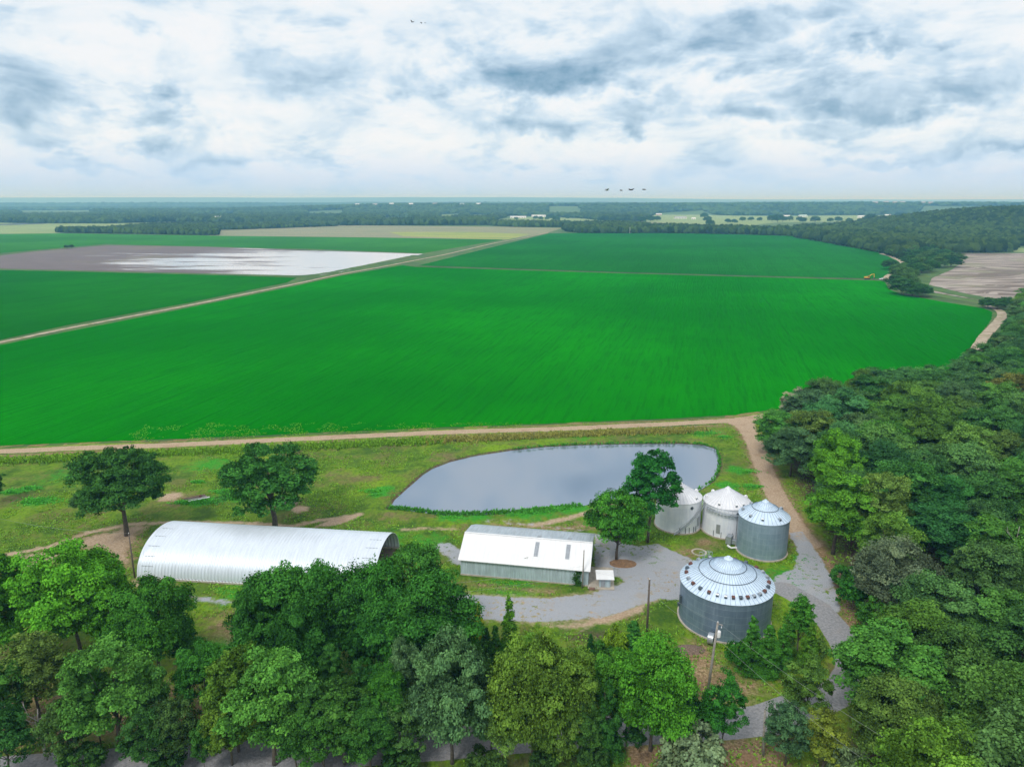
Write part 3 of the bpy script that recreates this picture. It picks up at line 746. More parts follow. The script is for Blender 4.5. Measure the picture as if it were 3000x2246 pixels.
def make_tree(name, seed, rx, H, base, nclump, per, leaf, kind='round', rc=None, bark=None, trunk=.28, lean=0):
    """tree of total height H whose crown spans base..H; returns root Empty, crown and trunk as children"""
    root = empty(name, (0, 0, -500))
    rz = (H-base)/2; cz = base+rz
    V_, F_, tn, cc, cr_ = crown_arrays(seed, rx, rz, cz, nclump, per, leaf, kind, rc)
    sc_ = H/max(V_[:, 2].max(), .1)
    mesh_np('crown', V_, F_, LEAF, root, {'tint': tn})
    g = random.Random(seed); b = MB()
    fork = base+.25*rz; th = H*.9 if kind == 'cone' else cz+rz*.35
    pts = [(0, 0, -.3), (g.uniform(-.1, .1), g.uniform(-.1, .1), fork*.5), (g.uniform(-.3, .3), g.uniform(-.3, .3), fork), (g.uniform(-.6, .6), g.uniform(-.6, .6), th)]
    b.tube(pts, [trunk*1.35, trunk, trunk*.85, trunk*.2], 8)
    idx = list(range(len(cc))); g.shuffle(idx)
    for i in idx[:14]:
        e_ = Vector(cc[i]); t0 = g.uniform(.2, .75) if kind == 'cone' else g.uniform(-.1, .35)
        s_ = Vector(pts[2]).lerp(Vector(pts[3]), max(0, t0)) if kind != 'cone' else Vector((0, 0, max(1, e_.z-.6)))
        md = s_.lerp(e_, .5)+Vector((0, 0, g.uniform(-.5, .5)))
        b.tube([s_, md, e_], [trunk*.42, trunk*.25, trunk*.07], 5, False)
    b.build('trunk', bark or BARK, root, smooth=True)
    return root
PROTO = {}
def proto(key, name, w_, H, fn): PROTO[key] = [name, w_, H, fn, None]
def mk(key, name, seed, rx, H, base, nc, per, leaf, **k):
    PROTO[key] = dict(name=name, w=2*rx*1.06, h=H*1.02, make=lambda: make_tree(name, seed, rx, H, base, nc, per, leaf, **k), src=None)
for i in range(6):
    mk('oak%d' % i, 'oak_tree', 100+i, 6.0+.4*(i % 3), 14+(i % 2), 2.4, 100, 500, .29, rc=1.75+.15*(i % 3))
for i in range(4):
    mk('elm%d' % i, 'elm_tree', 140+i, 4.6+.3*(i % 2), 15, 2.0, 95, 430, .26, rc=1.42)
for i in range(3):
    mk('ash%d' % i, 'slender_tree', 170+i, 3.0+.3*i, 13, 2.2, 60, 330, .24, rc=1.1, trunk=.16)
for i in range(2):
    mk('willow%d' % i, 'feathery_tree', 180+i, 4.2, 13, 2.2, 110, 210, .26, rc=1.05, trunk=.2)
mk('pine', 'pine_tree', 201, 4.6, 16, 3.2, 100, 280, .28, rc=1.25, trunk=.25)
for i in range(3):
    mk('cedar%d' % i, 'cedar_tree', 210+i, 2.2, 9, .2, 120, 230, .26, kind='cone', rc=1.0, trunk=.12)
mk('column', 'columnar_tree', 220, 1.15, 9, .2, 100, 170, .24, kind='cone', rc=.7, trunk=.1)
for i in range(2):
    mk('bush%d' % i, 'bush', 230+i, 2.4, 3.6, .1, 45, 150, .24, rc=.7, trunk=.07)
mk('umbrella', 'shade_tree', 240, 7.6, 14.5, 3.0, 150, 430, .28, rc=1.6, trunk=.42)
mk('spreading', 'shade_tree', 247, 7.0, 14.0, 3.0, 95, 430, .28, rc=1.6, trunk=.42)
mk('lowelm', 'elm_tree', 250, 5.2, 11, 1.4, 95, 420, .26, rc=1.5)
for i in range(3):
    mk('hedge%d' % i, 'hedgerow_tree', 255+i, 6.2, 10, .1, 120, 120, .42, rc=1.5, trunk=.2)
LEAFY = []
def plant(key, x, y, hgt, wid, tint, label, cat='tree', group=None, z=None, rz=None):
    P_ = PROTO[key]
    if P_['src'] is None:
        P_['src'] = P_['make'](); o = P_['src']
        cv = [c for c in o.children if c.name.startswith('crown')][0].data
        co = np.zeros(len(cv.vertices)*3, np.float32); cv.vertices.foreach_get('co', co); co = co.reshape(-1, 3)
        P_['w'] = float(np.mean(np.percentile(co[:, :2], 99.7, axis=0)-np.percentile(co[:, :2], .3, axis=0))); P_['h'] = float(np.percentile(co[:, 2], 99.8))
    else:
        o = copy_tree(P_['src'])
    zt = float(terrain(x, y)) if z is None else z
    o.location = (x, y, zt-.05); o.rotation_euler = (0, 0, random.uniform(0, 6.28) if rz is None else rz)
    sw = wid/P_['w']; o.scale = (sw, sw, hgt/P_['h'])
    if 'group' in o: del o['group']
    tag(o, label, cat, group)
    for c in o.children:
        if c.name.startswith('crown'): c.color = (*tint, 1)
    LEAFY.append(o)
    return o
def seen(key, bx, by, top, wpx, tint, label, cat='tree', group=None):
    """place a tree by where its foot, top and width were surveyed"""
    x, y = sp(bx, by); hz = top_z(y, top)
    return plant(key, x, y, max(1.0, hz), wpx*depth(y, hz*.5)/FPX, tint, label, cat, group)
DK = (.016, .060, .012); MID = (.026, .088, .016); BR = (.050, .150, .012); GG = (.045, .092, .040); OL = (.062, .105, .016); YE = (.15, .17, .015); SG = (.028, .075, .024)
PG = (.085, .125, .06)
T = [ # proto, foot x,y, top y, width px, tint, label
 ('umbrella', 372, 1568, 1318, 240, (.022,.070,.014), 'wide dark umbrella-crowned tree on the lawn behind the left end of the arched shed'),
 ('spreading', 806, 1550, 1288, 272, (.021,.078,.014), 'dark tree with ragged crown and bare trunk rising behind the middle of the arched shed'),
 ('ash0', 243, 1502, 1440, 62, (.03,.075,.02), 'thin young tree on the lawn just behind the wide umbrella-crowned tree'),
 ('ash1', -12, 1475, 1375, 60, DK, 'dark tree edge cut off by the left side of the picture above the lawn'),
 ('pine', 1897, 1588, 1316, 150, (.012,.070,.012), 'tall dark green pine between the pond and the left silver grain bin'),
 ('lowelm', 1806, 1638, 1436, 172, (.028,.105,.012), 'rounded bright green tree on the gravel between white shed and grain bins'),
 ('column', 1492, 1905, 1742, 58, (.045,.12,.012), 'narrow columnar green tree standing alone before the gravel drive'),
 ('column', 1402, 1880, 1762, 42, (.17,.20,.015), 'yellowish narrow shrub against the right flank of the big dark tree'),
 ('cedar0', 1424, 1955, 1838, 70, (.018,.062,.012), 'small dark cedar left of the columnar tree'),
 ('cedar1', 1452, 1962, 1832, 62, (.022,.075,.012), 'small cedar directly left of the foot of the columnar tree'),
 ('bush0', 1395, 1970, 1880, 90, (.03,.085,.012), 'low green bush at the foot of the two small cedars'),
 ('cedar2', 1727, 1958, 1856, 46, (.012,.050,.012), 'little dark pointed cedar behind the olive tree by the ditch'),
 ('cedar1', 1852, 1945, 1818, 88, (.022,.085,.014), 'pointed green cedar at the left of the bare dark pole'),
 ('bush1', 1800, 1950, 1838, 76, (.085,.15,.012), 'yellow-green bush beside the pointed cedar near the drive'),
 ('bush0', 1760, 1962, 1872, 70, (.025,.08,.012), 'green bush between the little dark cedar and the yellow-green bush'),
 ('bush1', 1715, 1985, 1905, 60, (.06,.12,.015), 'small olive bush behind the tall olive tree crown'),
 ('cedar0', 2196, 1962, 1806, 92, (.030,.105,.014), 'tallest dark cedar in front of the large corrugated grain bin'),
 ('cedar1', 2245, 1968, 1832, 92, (.030,.105,.014), 'middle cedar of the clump in front of the large grain bin'),
 ('cedar2', 2285, 1955, 1826, 72, (.030,.105,.014), 'right cedar of the clump in front of the large grain bin'),
 ('bush1', 2160, 1968, 1880, 70, (.02,.08,.01), 'low dense bush at the left foot of the cedar clump'),
 ('ash0', 2334, 1925, 1744, 84, (.028,.10,.012), 'young pine with tufted top right of the large grain bin'),
 ('cedar1', 2306, 1922, 1800, 60, (.040,.100,.016), 'olive cedar tucked between the cedar clump and the tufted young pine'),
 ('cedar2', 2366, 1950, 1822, 66, (.045,.115,.012), 'yellow-green young pine closest to the curving drive'),
 ('bush0', 2395, 1935, 1868, 50, (.05,.10,.02), 'small olive bush on the bank beside the curving drive'),
 # foreground row
 ('oak0', 70, 1935, 1618, 235, (.044,.142,.012), 'bright green tree at the left picture edge left of the arched shed'),
 ('oak1', 240, 1925, 1604, 270, (.047,.150,.012), 'large bright green tree with bare trunk left of the arched shed'),
 ('elm0', 330, 1930, 1650, 150, (.040,.130,.012), 'bright green tree crown against the foot of the leaning wooden pole'),
 ('elm3', -5, 1960, 1700, 170, (.034,.11,.010), 'green tree cut by the left picture edge below the bare dirt'),
 ('oak2', 468, 1975, 1700, 240, (.024,.085,.011), 'round green tree in front of the left end of the arched shed'),
 ('ash1', 395, 1985, 1820, 110, (.018,.062,.010), 'dark tree below the round green tree before the arched shed'),
 ('willow1', 120, 2105, 1862, 190, (.050,.085,.018), 'dull olive feathery tree low at the left in front of bright trees'),
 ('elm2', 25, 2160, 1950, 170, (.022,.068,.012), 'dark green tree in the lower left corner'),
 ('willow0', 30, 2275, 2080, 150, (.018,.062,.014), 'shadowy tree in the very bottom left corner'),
 ('elm0', 355, 2195, 1885, 235, (.042,.115,.020), 'tall light green tree with several rounded tops left of centre foreground'),
 ('ash2', 300, 2200, 1960, 120, (.026,.085,.012), 'narrow green tree on the left flank of the light green one'),
 ('ash2', 450, 2180, 1925, 120, (.034,.095,.018), 'green tree on the right flank of the tall light green one'),
 ('elm3', 608, 2108, 1880, 145, (.022,.085,.012), 'small dark green tree on a thin pale trunk in the foreground gap'),
 ('ash0', 560, 1985, 1845, 90, (.022,.078,.012), 'small dark tree behind the thin-trunked one'),
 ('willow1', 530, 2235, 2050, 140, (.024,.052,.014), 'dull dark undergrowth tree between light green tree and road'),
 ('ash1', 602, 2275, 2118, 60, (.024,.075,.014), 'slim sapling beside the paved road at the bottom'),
 ('willow0', 700, 2200, 1905, 170, (.040,.085,.012), 'olive feathery tree left of the light-topped foreground tree'),
 ('willow1', 680, 2240, 2045, 150, (.048,.092,.012), 'low olive feathery tree overhanging the paved road'),
 ('elm1', 805, 2238, 1912, 250, (.042,.12,.020), 'light green foreground tree with several leaders below the dark grove'),
 ('ash2', 905, 2235, 1960, 130, (.030,.085,.018), 'green tree right of the light-topped foreground tree'),
 ('ash1', 730, 2120, 1860, 120, (.020,.075,.012), 'dark green tree behind the olive feathery one'),
 ('oak3', 850, 1985, 1665, 250, (.022,.082,.012), 'large dark green tree overlapping the arched roof at its right end'),
 ('oak4', 975, 1990, 1652, 240, (.020,.076,.012), 'dark green tree in the middle of the grove hiding the arched shed'),
 ('oak5', 1110, 1960, 1645, 250, (.020,.080,.012), 'dark tree of the grove in front of the open end of the arched shed'),
 ('elm2', 1225, 1905, 1588, 195, (.030,.098,.016), 'lighter tall tree between the arched shed and the white-roofed shed'),
 ('oak1', 1255, 2010, 1680, 285, (.020,.078,.012), 'broad dark green tree left of the gravel drive'),
 ('oak3', 1130, 2040, 1760, 220, (.015,.062,.010), 'dark tree low in the grove beside the broad one'),
 ('elm0', 770, 2020, 1720, 150, (.020,.074,.012), 'dark green tree at the left edge of the grove'),
 ('oak2', 900, 2060, 1770, 210, (.016,.062,.010), 'deep green tree beneath the grove in front of the arched shed'),
 ('cedar1', 980, 2120, 1888, 150, (.020,.068,.012), 'large dark cedar with plumed branches in the foreground centre'),
 ('cedar2', 1060, 2180, 1940, 140, (.018,.062,.012), 'dark cedar beside the plumed one in the foreground centre'),
 ('willow0', 1010, 2235, 2010, 190, (.026,.072,.013), 'dark feathery tree in front of the two large cedars'),
 ('elm1', 1135, 2205, 1955, 150, (.022,.080,.010), 'green tree between the dark cedars and the grey-green tree'),
 ('elm3', 1200, 2150, 1880, 120, (.042,.088,.036), 'grey-green side crown attached left of the large grey-green tree'),
 ('oak0', 1325, 2235, 1868, 255, (.042,.092,.036), 'large grey-green silvery oak in the foreground centre'),
 ('elm2', 1440, 2215, 2010, 120, (.036,.082,.026), 'small grey-green tree right of the silvery oak'),
 ('ash2', 1560, 1990, 1850, 90, (.05,.115,.014), 'olive tree top rising just right of the columnar tree'),
 ('oak2', 1560, 2235, 1872, 250, (.058,.108,.016), 'large olive green tree in the foreground below the white-roofed shed'),
 ('elm1', 1665, 2195, 1892, 165, (.054,.102,.016), 'olive green tree on the right of the large olive one'),
 ('elm0', 1480, 2245, 2010, 130, (.060,.115,.024), 'olive tree with thin trunk by the roadside below the large olive one'),
 ('cedar0', 1775, 2215, 1990, 105, (.018,.065,.012), 'dark cedar among the roadside trees left of the bright green tree'),
 ('elm3', 1800, 2150, 1900, 140, (.034,.105,.012), 'green tree left of the bright green roadside tree'),
 ('oak4', 1905, 2198, 1868, 235, (.038,.125,.012), 'bright green roadside tree left of the transformer pole'),
 ('ash1', 1835, 2185, 1975, 105, (.030,.10,.012), 'narrow green tree left of the bright roadside tree trunk'),
 ('ash0', 1990, 2195, 2010, 110, (.018,.075,.012), 'dark green tree right of the bright roadside tree'),
 ('ash2', 2110, 2215, 1972, 120, (.018,.082,.012), 'pointed dark green tree in front of the transformer pole'),
 ('ash1', 2055, 2200, 2040, 90, (.018,.072,.012), 'small dark tree beside the pointed one near the transformer pole'),
 ('bush0', 1858, 2190, 2128, 62, (.015,.05,.012), 'small dark bush by the road beneath the bright roadside tree'),
 ('bush1', 2030, 2290, 2150, 210, (.085,.125,.065), 'pale silvery bush at the bottom edge of the picture'),
 ('bush0', 1600, 2262, 2195, 90, (.02,.05,.012), 'dark low bush by the roadside under the olive trees'),
 ('bush1', 1740, 2262, 2190, 90, (.02,.05,.012), 'dark undergrowth bush at the bottom right of the olive trees'),
 ('willow1', 2300, 2240, 2062, 130, (.030,.070,.030), 'dark grey-green tree beside the short broken pole at the lower right'),
 ('ash2', 2350, 2135, 1922, 135, (.040,.085,.016), 'thin open olive tree at the bend of the drive'),
 ('willow0', 2408, 2265, 2090, 115, (.080,.110,.016), 'yellow-tinged tree near the bottom right'),
 ('bush0', 2470, 2290, 2170, 110, (.065,.10,.045), 'pale bush under the yellow-tinged tree'),

 ('willow0', 215, 2230, 2040, 150, (.030,.066,.016), 'dull green tree low at the left beside the pale dead tree'),
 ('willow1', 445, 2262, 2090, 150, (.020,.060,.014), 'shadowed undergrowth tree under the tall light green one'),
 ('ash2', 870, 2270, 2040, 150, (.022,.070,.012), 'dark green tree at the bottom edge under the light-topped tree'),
 ('elm3', 950, 2262, 2060, 150, (.024,.075,.012), 'dark leafy tree at the bottom edge left of the silvery oak'),
 ('elm1', 1085, 2262, 2060, 160, (.020,.066,.012), 'low dark tree at the bottom edge beside the silvery oak trunk'),
 ('willow0', 1190, 2240, 2040, 130, (.036,.085,.022), 'grey-green feathery tree left of the silvery oak trunk'),
 ('elm2', 1370, 2140, 1930, 150, (.024,.075,.016), 'dark green tree between the silvery oak and the olive oak'),
 ('lowelm', 1620, 2235, 2030, 160, (.056,.105,.018), 'low olive tree leaning over the road below the large olive one'),
 ('willow1', 1700, 2225, 2040, 120, (.028,.072,.014), 'dark feathery tree over the road right of the olive trees'),
 ('lowelm', 1940, 2175, 2000, 150, (.034,.115,.012), 'low green tree right beneath the bright roadside tree crown'),
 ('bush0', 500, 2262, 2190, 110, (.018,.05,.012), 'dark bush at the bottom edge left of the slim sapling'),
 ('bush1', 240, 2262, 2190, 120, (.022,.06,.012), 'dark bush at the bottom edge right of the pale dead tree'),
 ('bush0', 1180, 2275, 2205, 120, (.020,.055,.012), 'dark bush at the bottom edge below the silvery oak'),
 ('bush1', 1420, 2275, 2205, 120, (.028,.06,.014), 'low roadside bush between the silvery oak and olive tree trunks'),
]
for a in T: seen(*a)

# --- the wood right of the farm: every crown a tree of its own
def inside(x, y, pts): return poly_sd(np.array([x], float), np.array([y], float), pts)[0] > 0
WOOD = S((2272,1305),(2318,1430),(2385,1530),(2432,1610),(2492,1740),(2538,1830),(2585,1950),(2560,2110),(2530,2230),(2560,2330),(2600,2760),(3500,2760),(3500,1130),(3400,820),(3160,810),(3020,880),(2985,960),(2925,1075),(2860,1130),(2760,1170),(2620,1180),(2480,1200),(2370,1250))
pts_ = []
g = random.Random(5)
bx0 = min(p[0] for p in WOOD); bx1 = max(p[0] for p in WOOD); by0 = min(p[1] for p in WOOD); by1 = max(p[1] for p in WOOD)
tries = 0
while tries < 26000:
    tries += 1
    x = g.uniform(bx0, min(bx1, 330)); y = g.uniform(by0, by1)
    d = depth(y)
    if abs(x) > 0.745*d+7: continue
    sp_ = 6.9+y*.009
    if not inside(x, y, WOOD): continue
    if all((x-a)**2+(y-b)**2 > sp_**2 for a, b in pts_): pts_.append((x, y))
kinds = ['oak%d' % i for i in range(6)]+['elm%d' % i for i in range(4)]
pal = [((.024,.074,.018), 'dark green'), ((.029,.084,.021), 'mid green'), ((.036,.090,.030), 'grey-green'), ((.040,.104,.020), 'light green'), ((.019,.062,.016), 'very dark green'), ((.034,.084,.015), 'olive green')]
def wood_label(x, y, nm):
    dx_e = min(math.hypot(x-a, y-b) for a, b in WOOD[:8])
    if y > 330: z_ = 'in the narrow far end of the wood beyond the dirt track'
    elif y > 225: z_ = 'at the far side of the wood towards the crop field'
    elif dx_e < 13: z_ = 'on the edge of the wood along the drive'
    elif y > 150: z_ = 'in the middle of the wood right of the grain bins'
    elif y > 105: z_ = 'in the near wood right of the large bin'
    else: z_ = 'in the bottom right corner of the wood'
    return '%s broadleaf tree %s' % (nm, z_), 'trees of the wood: %s, %s' % (nm, z_)
special = [((2610,1460), (.065,.115,.024), 'pale yellow-green crown standing out in the middle of the wood'), ((2880,1290), (.058,.12,.024), 'light lime-tipped tree inside the wood near the right picture edge'),
           ((2395,1310), (.05,.14,.012), 'fresh bright green crown near the top left of the wood'), ((2960,1120), (.075,.085,.02), 'orange-tinged crown by the dirt track at the far side of the wood'),
           ((2420,1235), (.055,.095,.022), 'olive-yellow crown at the upper edge of the wood'), ((2580,1520), (.055,.12,.018), 'yellowish green tree below the pale yellow-green crown'),
           ((2330,1455), (.045,.125,.012), 'bright green tree overhanging the dirt track at the wood edge'), ((2720,2200), (.055,.12,.015), 'lime green bushy tree at the bottom edge below the wood'),
           ((2500,1500), (.06,.085,.05), 'greyish open crown with bare limbs near the left of the wood')]
used = {}
for i, (q, c_, lab) in enumerate(special):
    x, y = sp(*q, 12.0)
    j = min(range(len(pts_)), key=lambda k: (pts_[k][0]-x)**2+(pts_[k][1]-y)**2+(1e9 if k in used else 0)); used[j] = (c_, lab)
for j, (x, y) in enumerate(pts_):
    h_ = g.uniform(12.5, 16.5)*(1 if y < 200 else .95); w_ = (9.2+y*.010)*g.uniform(1.0, 1.35)
    dx_e = min(seg_dist(np.array([x]), np.array([y]), WOOD[:8]+[WOOD[8]]))
    if dx_e < 3 and y > 80: h_ *= .92; w_ *= .98
    if j in used: plant(g.choice(kinds), x, y, h_+1.2, w_*.9, used[j][0], used[j][1])
    else:
        k = int(g.random()**1.15*len(pal)); k = min(k, len(pal)-1)
        zone = fbm(np.array([x]), np.array([y]), 45, 2, 8)[0]
        if zone > .58: k = g.choice([2, 3, 5])
        c_ = tuple(v*g.uniform(.85, 1.2) for v in pal[k][0])
        lb, gr = wood_label(x, y, pal[k][1]); plant(g.choice(kinds), x, y, h_, w_, c_, lb, group=gr)
# understorey along the wood's near edge
for (bx, by, top, wd, c_, lab) in ((2462,1720,1650,70,(.022,.08,.012),'low leafy bush at the wood edge beside the gravel loop'), (2490,1790,1700,75,(.02,.085,.012),'bright bush at the wood edge where the gravel ends'),
        (2552,1860,1760,90,(.026,.085,.012),'leafy bush at the wood edge by the bend of the paved drive'), (2285,1300,1222,60,(.022,.075,.018),'dark bush at the corner where the two dirt tracks meet')):
    seen('bush0', bx, by, top, wd, c_, lab, 'bush')
plant('ash2', *sp(2322, 1250), 12, 8, (.13,.13,.10), 'greyish half-bare tree sticking out at the top left corner of the wood')
# dead, leafless trees
def dead_tree(name, x, y, h_, label, seed):
    r_ = empty(name, (x, y, 0), 0, label, 'dead tree'); gg = random.Random(seed)
    b = MB(); b.tube([(0, 0, -.2), (.1, 0, h_*.4), (-.2, .1, h_*.75), (0, .2, h_)], [.2, .16, .1, .04], 7); b.build('trunk', PALEBARK, r_, True)
    for k in range(9):
        z_ = h_*gg.uniform(.3, .9); a = gg.uniform(0, 6.28); L = h_*gg.uniform(.15, .34)
        e_ = Vector((math.cos(a)*L, math.sin(a)*L, z_+L*.9)); m_ = Vector((math.cos(a+.3)*L*.5, math.sin(a+.3)*L*.5, z_+L*.3))
        bb = MB(); bb.tube([(0, 0, z_), m_, e_], [.07, .05, .02], 5, False)
        for q in range(2):
            f_ = m_.lerp(e_, gg.uniform(.2, .7)); bb.tube([f_, f_+Vector((gg.uniform(-.8, .8), gg.uniform(-.8, .8), gg.uniform(.3, .9)))], [.035, .012], 4, False)
        bb.build('branch', PALEBARK, r_, True)
x, y = sp(135, 2225); dead_tree('dead_tree', x, y, 7.0, 'pale leafless dead tree near the bottom left corner', 3)
x, y = sp(2940, 1800); dead_tree('dead_tree', x, y, 15.5, 'bare grey dead top sticking out of the wood at the right edge', 4)

# --- trees of the hedge between the far crop field and the ploughed field, and lone trees of the meadow
hedge = [(2640,862,0),(2672,866,0),(2655,850,1),(2690,870,0),(2625,842,0),(2640,822,1),(2660,815,1),(2680,808,0),(2610,790,0),(2640,800,1),(2668,794,0),(2700,800,1),(2725,796,0),(2660,776,0),(2690,782,1),(2720,780,0),(2750,785,1),
         (2785,782,2),(2765,770,1),(2740,766,0),(2710,764,1),(2680,760,0),(2650,757,0),(2620,750,1),(2645,744,0),(2675,748,1),(2705,750,0),(2735,752,1),(2600,742,0),(2630,738,1),(2765,755,0),(2795,766,1),(2660,735,0),(2690,738,1),(2720,741,0)]
for i, (px, py, s_) in enumerate(hedge):
    x, y = sp(px, py)
    where = 'in the winding hedge beside the excavator' if py > 790 else 'in the winding hedge beyond the excavator'
    nm = ('dark green', 'dull green', 'blackish green')[s_]
    plant('hedge%d' % (i % 3), x, y, 9+3*random.random()+(s_ == 2)*2, 16+5*random.random()+(s_ == 2)*4, ((.018,.060,.016), (.034,.080,.020), (.012,.045,.014))[s_],
          '%s round-topped tree %s' % (nm, where), group='hedge trees: %s %s' % (nm, where))
for px, py, lab in ((2895,902,'dark tree at the left end of the far strip beside the ploughed field'), (2920,906,'dark low tree next to it by the corner of the dirt track'), (2945,900,'green tree where the dirt track reaches the wood')):
    x, y = sp(px, py); plant('hedge1', x, y, 6.5, 11, (.02,.065,.016), lab)
lone = [(1513,645,9),(1570,644,12),(1585,645,11),(1603,645,10),(1620,643,13),(1662,642,9),(1630,650,15),(1880,652,16),(1905,650,18),(1925,648,15),(2063,640,19),(2072,650,16),(2080,663,15),(2132,655,12),(2152,655,11),(2175,649,13),(2200,648,12),(2225,648,11),
        (2262,650,20),(2278,652,22),(2292,650,18),(2312,648,15),(2342,648,13),(2352,653,14),(2388,653,18),(2432,652,12),(2455,651,15),(2487,655,13),(2548,656,24),(2566,654,16),(2605,650,12)]
for i, (px, py, h_) in enumerate(lone):
    x, y = sp(px, py); side = 'on the pale meadow in the right distance' if px > 2000 else 'round the pale buildings in the centre distance'
    plant('hedge%d' % (i % 3), x, y, h_+2, h_*1.7, (.018,.055,.020), 'dark rounded lone tree %s' % side, group='lone trees '+side)
for px, py in ((586,691),(660,690)):
    pass
for px, py, h_ in ((197,729,5.5),(210,728,5.5)):
    x, y = sp(px, py); plant('elm0', x, y, h_, h_*1.3, (.02,.055,.02), 'tiny dark tree on the bank above the brown flooded field', group='pair of tiny trees on the bank')

# --- far woods that read as one mass
def icodome():
    t = (1+5**.5)/2
    v = np.array([(-1,t,0),(1,t,0),(-1,-t,0),(1,-t,0),(0,-1,t),(0,1,t),(0,-1,-t),(0,1,-t),(t,0,-1),(t,0,1),(-t,0,-1),(-t,0,1)], float); v /= np.linalg.norm(v[0])
    f = [(0,11,5),(0,5,1),(0,1,7),(0,7,10),(0,10,11),(1,5,9),(5,11,4),(11,10,2),(10,7,6),(7,1,8),(3,9,4),(3,4,2),(3,2,6),(3,6,8),(3,8,9),(4,9,5),(2,4,11),(6,2,10),(8,6,7),(9,8,1)]
    v = list(map(tuple, v)); cache = {}
    def mid(a, b):
        k = (min(a, b), max(a, b))
        if k not in cache:
            p = np.add(v[a], v[b]); v.append(tuple(p/np.linalg.norm(p))); cache[k] = len(v)-1
        return cache[k]
    nf = []
    for a, b, c in f:
        x, y, z = mid(a, b), mid(b, c), mid(c, a); nf += [(a, x, z), (b, y, x), (c, z, y), (x, y, z)]
    v = np.array(v); nf = np.array(nf)
    keep = (v[nf][:, :, 2].mean(1) > -.45); nf = nf[keep]
    us_ = np.unique(nf); rm = np.full(len(v), -1); rm[us_] = np.arange(len(us_))
    return v[us_], rm[nf]
DV, DF = icodome()
def woods(name, polys, spacing, hgt, label, seed, lump=.35, wmul=.72):
    g_ = np.random.default_rng(seed); C_ = []
    for pts in polys:
        a = np.array(pts); x0, y0 = a.min(0); x1, y1 = a.max(0)
        y = y0
        while y < y1:
            s_ = spacing(y); n = int((x1-x0)/s_)+1
            xs = x0+(np.arange(n)+g_.uniform(-.45, .45, n)+.5)*s_; yy = y+g_.uniform(-.45, .45, n)*s_
            k = (np.abs(xs) < .80*np.abs(yy)+30)
            xs, yy = xs[k], yy[k]
            if len(xs):
                k = poly_sd(xs, yy, pts) > 0
                for q in CLEAR: k &= poly_sd(xs, yy, S(*q)) < 0
                C_.append(np.stack([xs[k], yy[k], np.full(k.sum(), s_)], 1))
            y += s_*.88
    C_ = np.concatenate(C_); n = len(C_)
    r_ = C_[:, 2]*wmul*g_.uniform(.75, 1.3, n); h_ = hgt*g_.uniform(.75, 1.18, n)
    z_ = terrain(C_[:, 0], C_[:, 1])
    j = 1+g_.uniform(-lump, lump, (n, len(DV)))
    V_ = DV[None]*j[..., None]*np.stack([r_, r_, h_*.62], 1)[:, None]
    V_[..., 0] += C_[:, 0:1]; V_[..., 1] += C_[:, 1:2]; V_[..., 2] += (z_+h_*.42)[:, None]
    F_ = DF[None]+(np.arange(n)*len(DV))[:, None, None]
    tn = np.clip(fbm(C_[:, 0], C_[:, 1], 160, 3, seed)*.9-.05+g_.normal(0, .33, n), 0, 1)
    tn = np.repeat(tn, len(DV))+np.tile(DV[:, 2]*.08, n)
    o = mesh_np(name, V_.reshape(-1, 3), F_.reshape(-1, 3), CANOPY, attrs={'tint': np.clip(tn, 0, 1)})
    print(name, n)
    return tag(o, label, 'woodland', kind='stuff')
def Sx(*p): return [sp(a, b) for a, b in p]
near_sp = lambda y: max(8.5, y*.0042)
woods('riverside_wood', [Sx((2330,696),(2400,707),(2480,722),(2590,742),(2640,760),(2680,744),(2750,740),(2790,742),(2850,741),(2960,739),(2970,730),(2930,722),(3400,720),(4200,700),(4200,655),(2640,655),(2600,662),(2480,672),(2330,676)),
                         ], near_sp, 12.5, 'dense dark wood covering the flat and the rounded hill at the right', 21, .38, .78)
woods('wood_strip', [Sx((1655,678),(1700,683),(1850,684),(1880,683),(2000,684),(2160,687),(2335,692),(2335,682),(2200,677),(2050,674),(1900,668),(1860,663),(1760,660),(1680,662),(1655,668)), Sx((1440,661),(1500,665),(1660,666),(1670,660),(1600,660),(1450,656))], near_sp, 12,
      'long dark strip of trees behind the far crop field', 22)
woods('plantation', [Sx((166,682),(200,683),(640,690),(640,674),(700,673),(985,663),(985,656),(640,662),(480,663),(300,675),(170,678))], lambda y: y*.0048, 10, 'low even plantation of small trees left beyond the green field', 23, .25, .62)
big_sp = lambda y: np.maximum(11., y*.0052)
woods('valley_wood', [Sx((-900,660),(-900,626),(0,626),(600,622),(1000,618),(1440,616),(1460,622),(1455,630),(1500,630),(1440,650),(1450,660),(1000,661),(985,655),(760,653),(640,652),(480,651),(330,655),(120,655),(0,653))], big_sp, 15,
      'broad blue-green forest filling the valley in the left and centre distance', 24, .36)
woods('plateau_wood', [Sx((200,617),(-400,617),(-900,617),(-900,607),(4200,607),(4200,624),(2700,624),(2680,630),(2300,631),(2150,632),(2090,629),(2060,626),(1920,628),(1900,634),(1880,650),(1830,648),(1760,646),(1700,640),(1560,634),(1470,632),(1460,614),(900,612))], lambda y: np.maximum(14., y*.0062), 16,
      'bluish forest on the low plateau along the far distance', 25, .36, .66)

